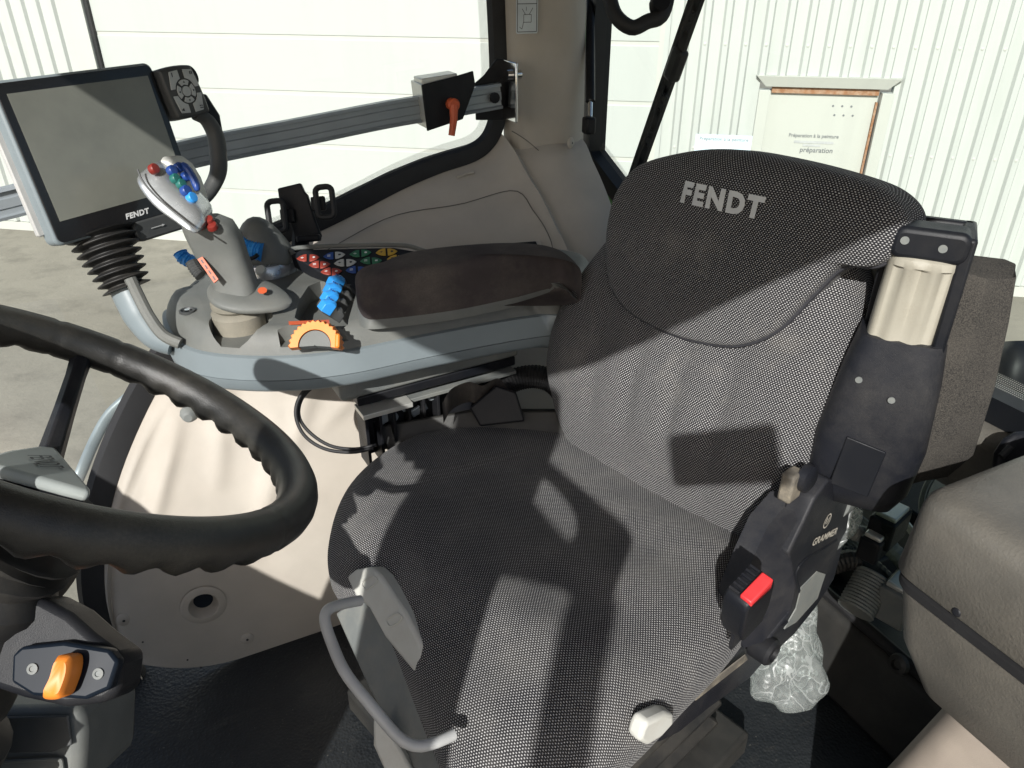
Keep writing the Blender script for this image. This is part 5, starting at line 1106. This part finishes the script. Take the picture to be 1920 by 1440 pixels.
def crumple(rows_px, dep, dth, name, seed):
    random.seed(seed); n = 60; ph_ = [(random.uniform(-80,80), random.uniform(-80,80), random.uniform(-50,50), random.uniform(0,6)) for _ in range(9)]
    def wr(p): return sum(abs(math.sin(p.x*a+p.y*b_+p.z*c2+d)) for a, b_, c2, d in ph_)/9-.63
    rows_ = cat_open([V(r) for r in rows_px], 34); secs = []
    for k, (x0, x1, y) in enumerate(rows_):
        a = PD(x0, y, dep); b_ = PD(x1, y, dep); c_ = (a+b_)/2; hw = (b_-a).length/2; ring_ = []
        for i in range(n):
            t_ = 2*math.pi*i/n; q = c_+RT*(hw*math.cos(t_))+HF*(min(dth, hw*.8)*math.sin(t_)); f = 1+.55*wr(q*.8)*(1 if 0 < k < 33 else .3)
            ring_.append(c_+(q-c_)*f+ZV*(.04*wr(q+V((.3,0,0)))))
        secs.append(ring_)
    g = MB(); g.loft(secs); return g.build(name, M['film'], bag, ang=35)
crumple([(1505,1527,1118),(1468,1530,1150),(1430,1534,1190),(1408,1545,1225),(1402,1549,1262),(1412,1540,1290),(1450,1515,1312)], 1.30, .06, 'bag_body', 3)
crumple([(1588,1604,918),(1576,1614,945),(1568,1612,975),(1560,1590,1010),(1560,1572,1030)], 1.22, .03, 'bag_top', 5)
# ------------------------------------------------------------------ things outside behind the cab
ol_ = thing('hitch_housing', (1.6,.8,-.4), 'dark grey hitch housing below the lower rear window', 'machine part')
g = MB(); g.prism([V((1.25,1.3,.02)), V((1.25,.3,.02)), V((1.9,.3,-.1)), V((1.9,1.3,-.1))], (0,0,-.3)); g.build('casting', M['dark_trim'], ol_, bevel=.02)
g = MB(); g.box((1.42,.98,.06), .22, .30, .16); g.build('valve_block', M['black_dusty'], ol_, bevel=.01)
g = MB(); g.prism([V((1.35,1.15,.30)), V((1.40,.80,.26)), V((1.75,.72,.26)), V((1.70,1.15,.30))], (0,0,-.05)); g.build('cover_plate', M['black_plastic'], ol_, bevel=.006)
vs_list = [((1590,1010),1.62,'pale ribbed pipe end furthest from the locker'),((1625,1120),1.50,'pale ribbed hose cuff nearest the lower pane edge')]
for (px, py), dd, lab_ in vs_list:
    h_ = thing('hose_cuff', PD(px, py, dd), lab_+' behind the lower window', 'hose cuff', 'hose cuffs behind the lower window')
    a = PD(px-22, py+26, dd); b_ = PD(px+14, py-40, dd+.02); g = MB(); n_ = 24; g.tube([a+(b_-a)*(k/n_) for k in range(n_+1)], [.034+.002*(k % 2) for k in range(n_+1)], 18); g.build('cuff', M['grey_pan'], h_, ang=15)
for i, (q, rr, lab_) in enumerate(((((1570,985),(1610,1000),(1650,1010),(1700,1060)), .016, 'upper thick hose running across behind the lower pane'), (((1555,1060),(1600,1050),(1650,1080),(1700,1150)), .020, 'lower thick hose running across behind the lower pane'), (((1560,1040),(1590,1035),(1620,1050),(1640,1090)), .012, 'thin corrugated hose between the two thick ones'))):
    h_ = thing('hydraulic_hose', PD(*q[0], 1.6), lab_, 'hose', 'hoses behind the lower window'); g = MB(); g.tube(cat_open([PD(x, y, 1.52+.03*i) for x, y in q], 40), [rr+(.0015 if k % 2 else 0) for k in range(40)], 12); g.build('sheath', M['gaiter'] if i else M['grey_pan'], h_, ang=20)
for i, (px, py, wd, lab_) in enumerate(((1665,985,.05,'dark square connector with a pale top nearest the locker'),(1640,1020,.04,'small dark connector in the middle of the hoses'),(1690,1120,.06,'grey filter box low beside the locker'))):
    h_ = thing('connector_block', PD(px, py, 1.5), lab_+' behind the lower window', 'connector', 'connectors behind the lower window')
    g = MB(); c_ = PD(px, py, 1.5); g.box(c_, wd*1.6, wd, wd*1.3, SR, SL, ZV); g.build('casing', M['black_plastic'] if i < 2 else M['grey_pan'], h_, bevel=.005)
    g = MB(); g.box(c_+ZV*wd*.70, wd*1.2, wd*.8, .012, SR, SL, ZV); g.build('cap', M['alu_lit'], h_, bevel=.003)
dsc = thing('round_reflector', PD(1800, 940, 1.55), 'round pale disc with a dark green rim behind the lower window', 'reflector')
dcn = PD(1822, 955, 1.50); dn = (-FW*.9+ZV*.1).normalized()
g = MB(); g.lathe(dcn, dn, [(.098,-.012),(.102,0),(.098,.008),(.093,.004)], 48); g.build('rim', M['tractor_green'] if False else M['grey_pan'], dsc)
g = MB(); g.lathe(dcn, dn, [(.092,0),(.092,.006)], 48); g.build('disc', M['roller_beige'], dsc)
pipe = thing('guard_pipe', PD(1690, 960, 1.55), 'bent silver guard pipe above the hoses behind the lower window', 'pipe')
g = MB(); g.tube(cat_open([PD(x, y, 1.58) for x, y in ((1600,935),(1650,955),(1690,975),(1705,990),(1718,1005),(1745,1010))], 24), .008, 10); g.build('tube', M['alu_lit'], pipe)
lmp = thing('work_lamp', PD(1895, 740, 1.75), 'black rear work lamp outside the rear window at the right edge', 'lamp')
g = MB(); secs = []
for x, y, rr in ((1905,640,.045),(1902,662,.075),(1898,690,.085),(1896,712,.075),(1890,735,.055)): secs.append(oval(PD(x, y, 1.72), RT, FW, rr*.5, rr*.6))
g.loft(secs); g.build('housing', M['black_plastic'], lmp, ang=60)
for x, y in ((1875,725),(1915,735)):
    g = MB(); g.box(PD(x, y, 1.70), .03, .02, .04, RT, FW, ZV); g.build('bracket', M['black_plastic'], lmp, bevel=.004)
g = MB(); g.tube([PD(1780,655,1.74), PD(1840,662,1.74), PD(1885,672,1.74)], .005, 8); g.build('stay', M['black_plastic'], lmp)
rlr = thing('rear_tail_rail', PD(1640, 600, 1.7), 'dark rail with a green edge outside between the seat and folded armrest', 'rail')
g = MB(); g.box(PD(1640, 615, 1.62), .03, .35, .045); g.build('beam', M['blue_black'], rlr, bevel=.006)
g = MB(); g.box(PD(1640, 655, 1.60), .04, .35, .02); g.build('green_lip', M['tractor_green'], rlr, bevel=.004)
# handrail outside the front corner
hr = thing('outer_handrail', PD(150, 900, 2.2), 'grey handrail outside the front corner glass', 'handrail')
g = MB(); g.tube(cat_open([PD(x, y, d) for x, y, d in ((120,960,2.2),(150,890,2.2),(178,825,2.25),(205,778,2.28),(240,745,2.3),(275,715,2.32))], 24), .017, 12, flat=.7); g.build('bar', M['alu'], hr)
ft = thing('lining_bracket', PD(350, 780, 2.0), 'small grey bracket on the sunlit lining below the console', 'bracket')
pq = lin_pt(352, 775); g = MB(); g.lathe(pq, (-.2,-1,.1), [(.020,-.006),(.017,.003),(.008,.010)], 18); g.build('cup', M['grey_pan'], ft)
pq2 = lin_pt(395, 712); g = MB(); g.tube([pq2+V((-.03,-.01,.01)), pq2+V((0,-.02,-.02)), pq2+V((.02,-.012,-.05))], [.012,.018,.010], 12); g.build('strap', M['grey_pan'], ft)
# ------------------------------------------------------------------ unseen blockers added to shade the seat, and the dashboard hood
blk_plate = thing('shade_plate', (-.62,-.66,1.88), 'unseen black rectangle added outside the door to shade the backrest', 'shade blocker')
# unseen rectangle added to throw the square shade on the backrest
rc_ = [PN(x, y, bk(0,.05,.03), BN) for x, y in ((1252,816),(1455,792),(1470,905),(1262,915))]
tt = 1.62
q = [p-SUN_D*tt for p in rc_]
g = MB(); g.prism(q, SUN_D*.05); g.build('blocker_plate', M['black_plastic'], blk_plate, bevel=.01)
mc_ = (q[0]+q[1]+q[2]+q[3])/4; g = MB(); g.tube([mc_, mc_-SUN_D*.2], .014, 10); g.build('blocker_stalk', M['black_plastic'], blk_plate)

# unseen post and bar added to shade the seat, with the dashboard hood between
ap = thing('shade_post', (-.50,.04,0), 'unseen beige front post added and sized to shade the seat', 'post')  # post out of view, width set by the shadow it must throw
hp2 = V((SUN_D.y, -SUN_D.x, 0)).normalized()
g = MB(); g.loft([[V((-.50,.04,z))+hp2*(.0725+.1025*math.cos(a_))+V((SUN_D.x,SUN_D.y,0)).normalized()*(.05*math.sin(a_)) for a_ in [2*math.pi*k/20 for k in range(20)]] for z in (0,.5,1.0,1.6)]); g.build('trim', M['beige_lining'], ap)
dsh = thing('dashboard', (-.75,.75,0), 'dark dashboard hood ahead of the steering wheel', 'dashboard')
g = MB(); g.prism([V((-.55,.25,.0)), V((-.55,.25,.80)), V((-.62,.25,.86)), V((-.85,.25,.84)), V((-.95,.25,.0))], (0,1.0,0)); g.build('hood', M['dark_trim'], dsh, bevel=.03, bseg=3)
blk_bar = thing('shade_bar', (-.6,-.6,0), 'unseen black upright bar added to throw a shadow band on the seat', 'door')  # lone bar out of view, added only for its shadow band on the cushion
da = V((-.77,-.75,0)); 
g = MB(); g.tube([da, da+ZV*1.75], .035, 14); g.build('blocker_bar', M['black_plastic'], blk_bar)

blk_ring = thing('shade_ring', da+ZV*1.2, 'unseen rounded black ring added to throw a shadow on the cushion', 'shade blocker')  # added ring, outline traced back along the sun to darken the cushion
tq = 1.45
def shp(px, py): return PZ(px, py, .56)-SUN_D*tq
o1 = [shp(*p) for p in ((860,800),(940,800),(1010,855),(1100,930),(1178,1000),(1170,1060),(1130,1140),(1050,1110),(980,1090),(900,1060),(850,960),(830,870))]
i1 = [shp(*p) for p in ((975,905),(1000,895),(1030,915),(1060,950),(1075,985),(1072,1012),(1058,1012),(1030,985),(1000,950),(985,935))]
O1 = cat_closed(o1, 60); I1 = cat_closed(i1, 60)
g = MB(); g.loft([O1, [p+SUN_D*.03 for p in O1], [p+SUN_D*.03 for p in I1], I1, O1], cap=False); g.build('blocker_ring', M['black_plastic'], blk_ring)
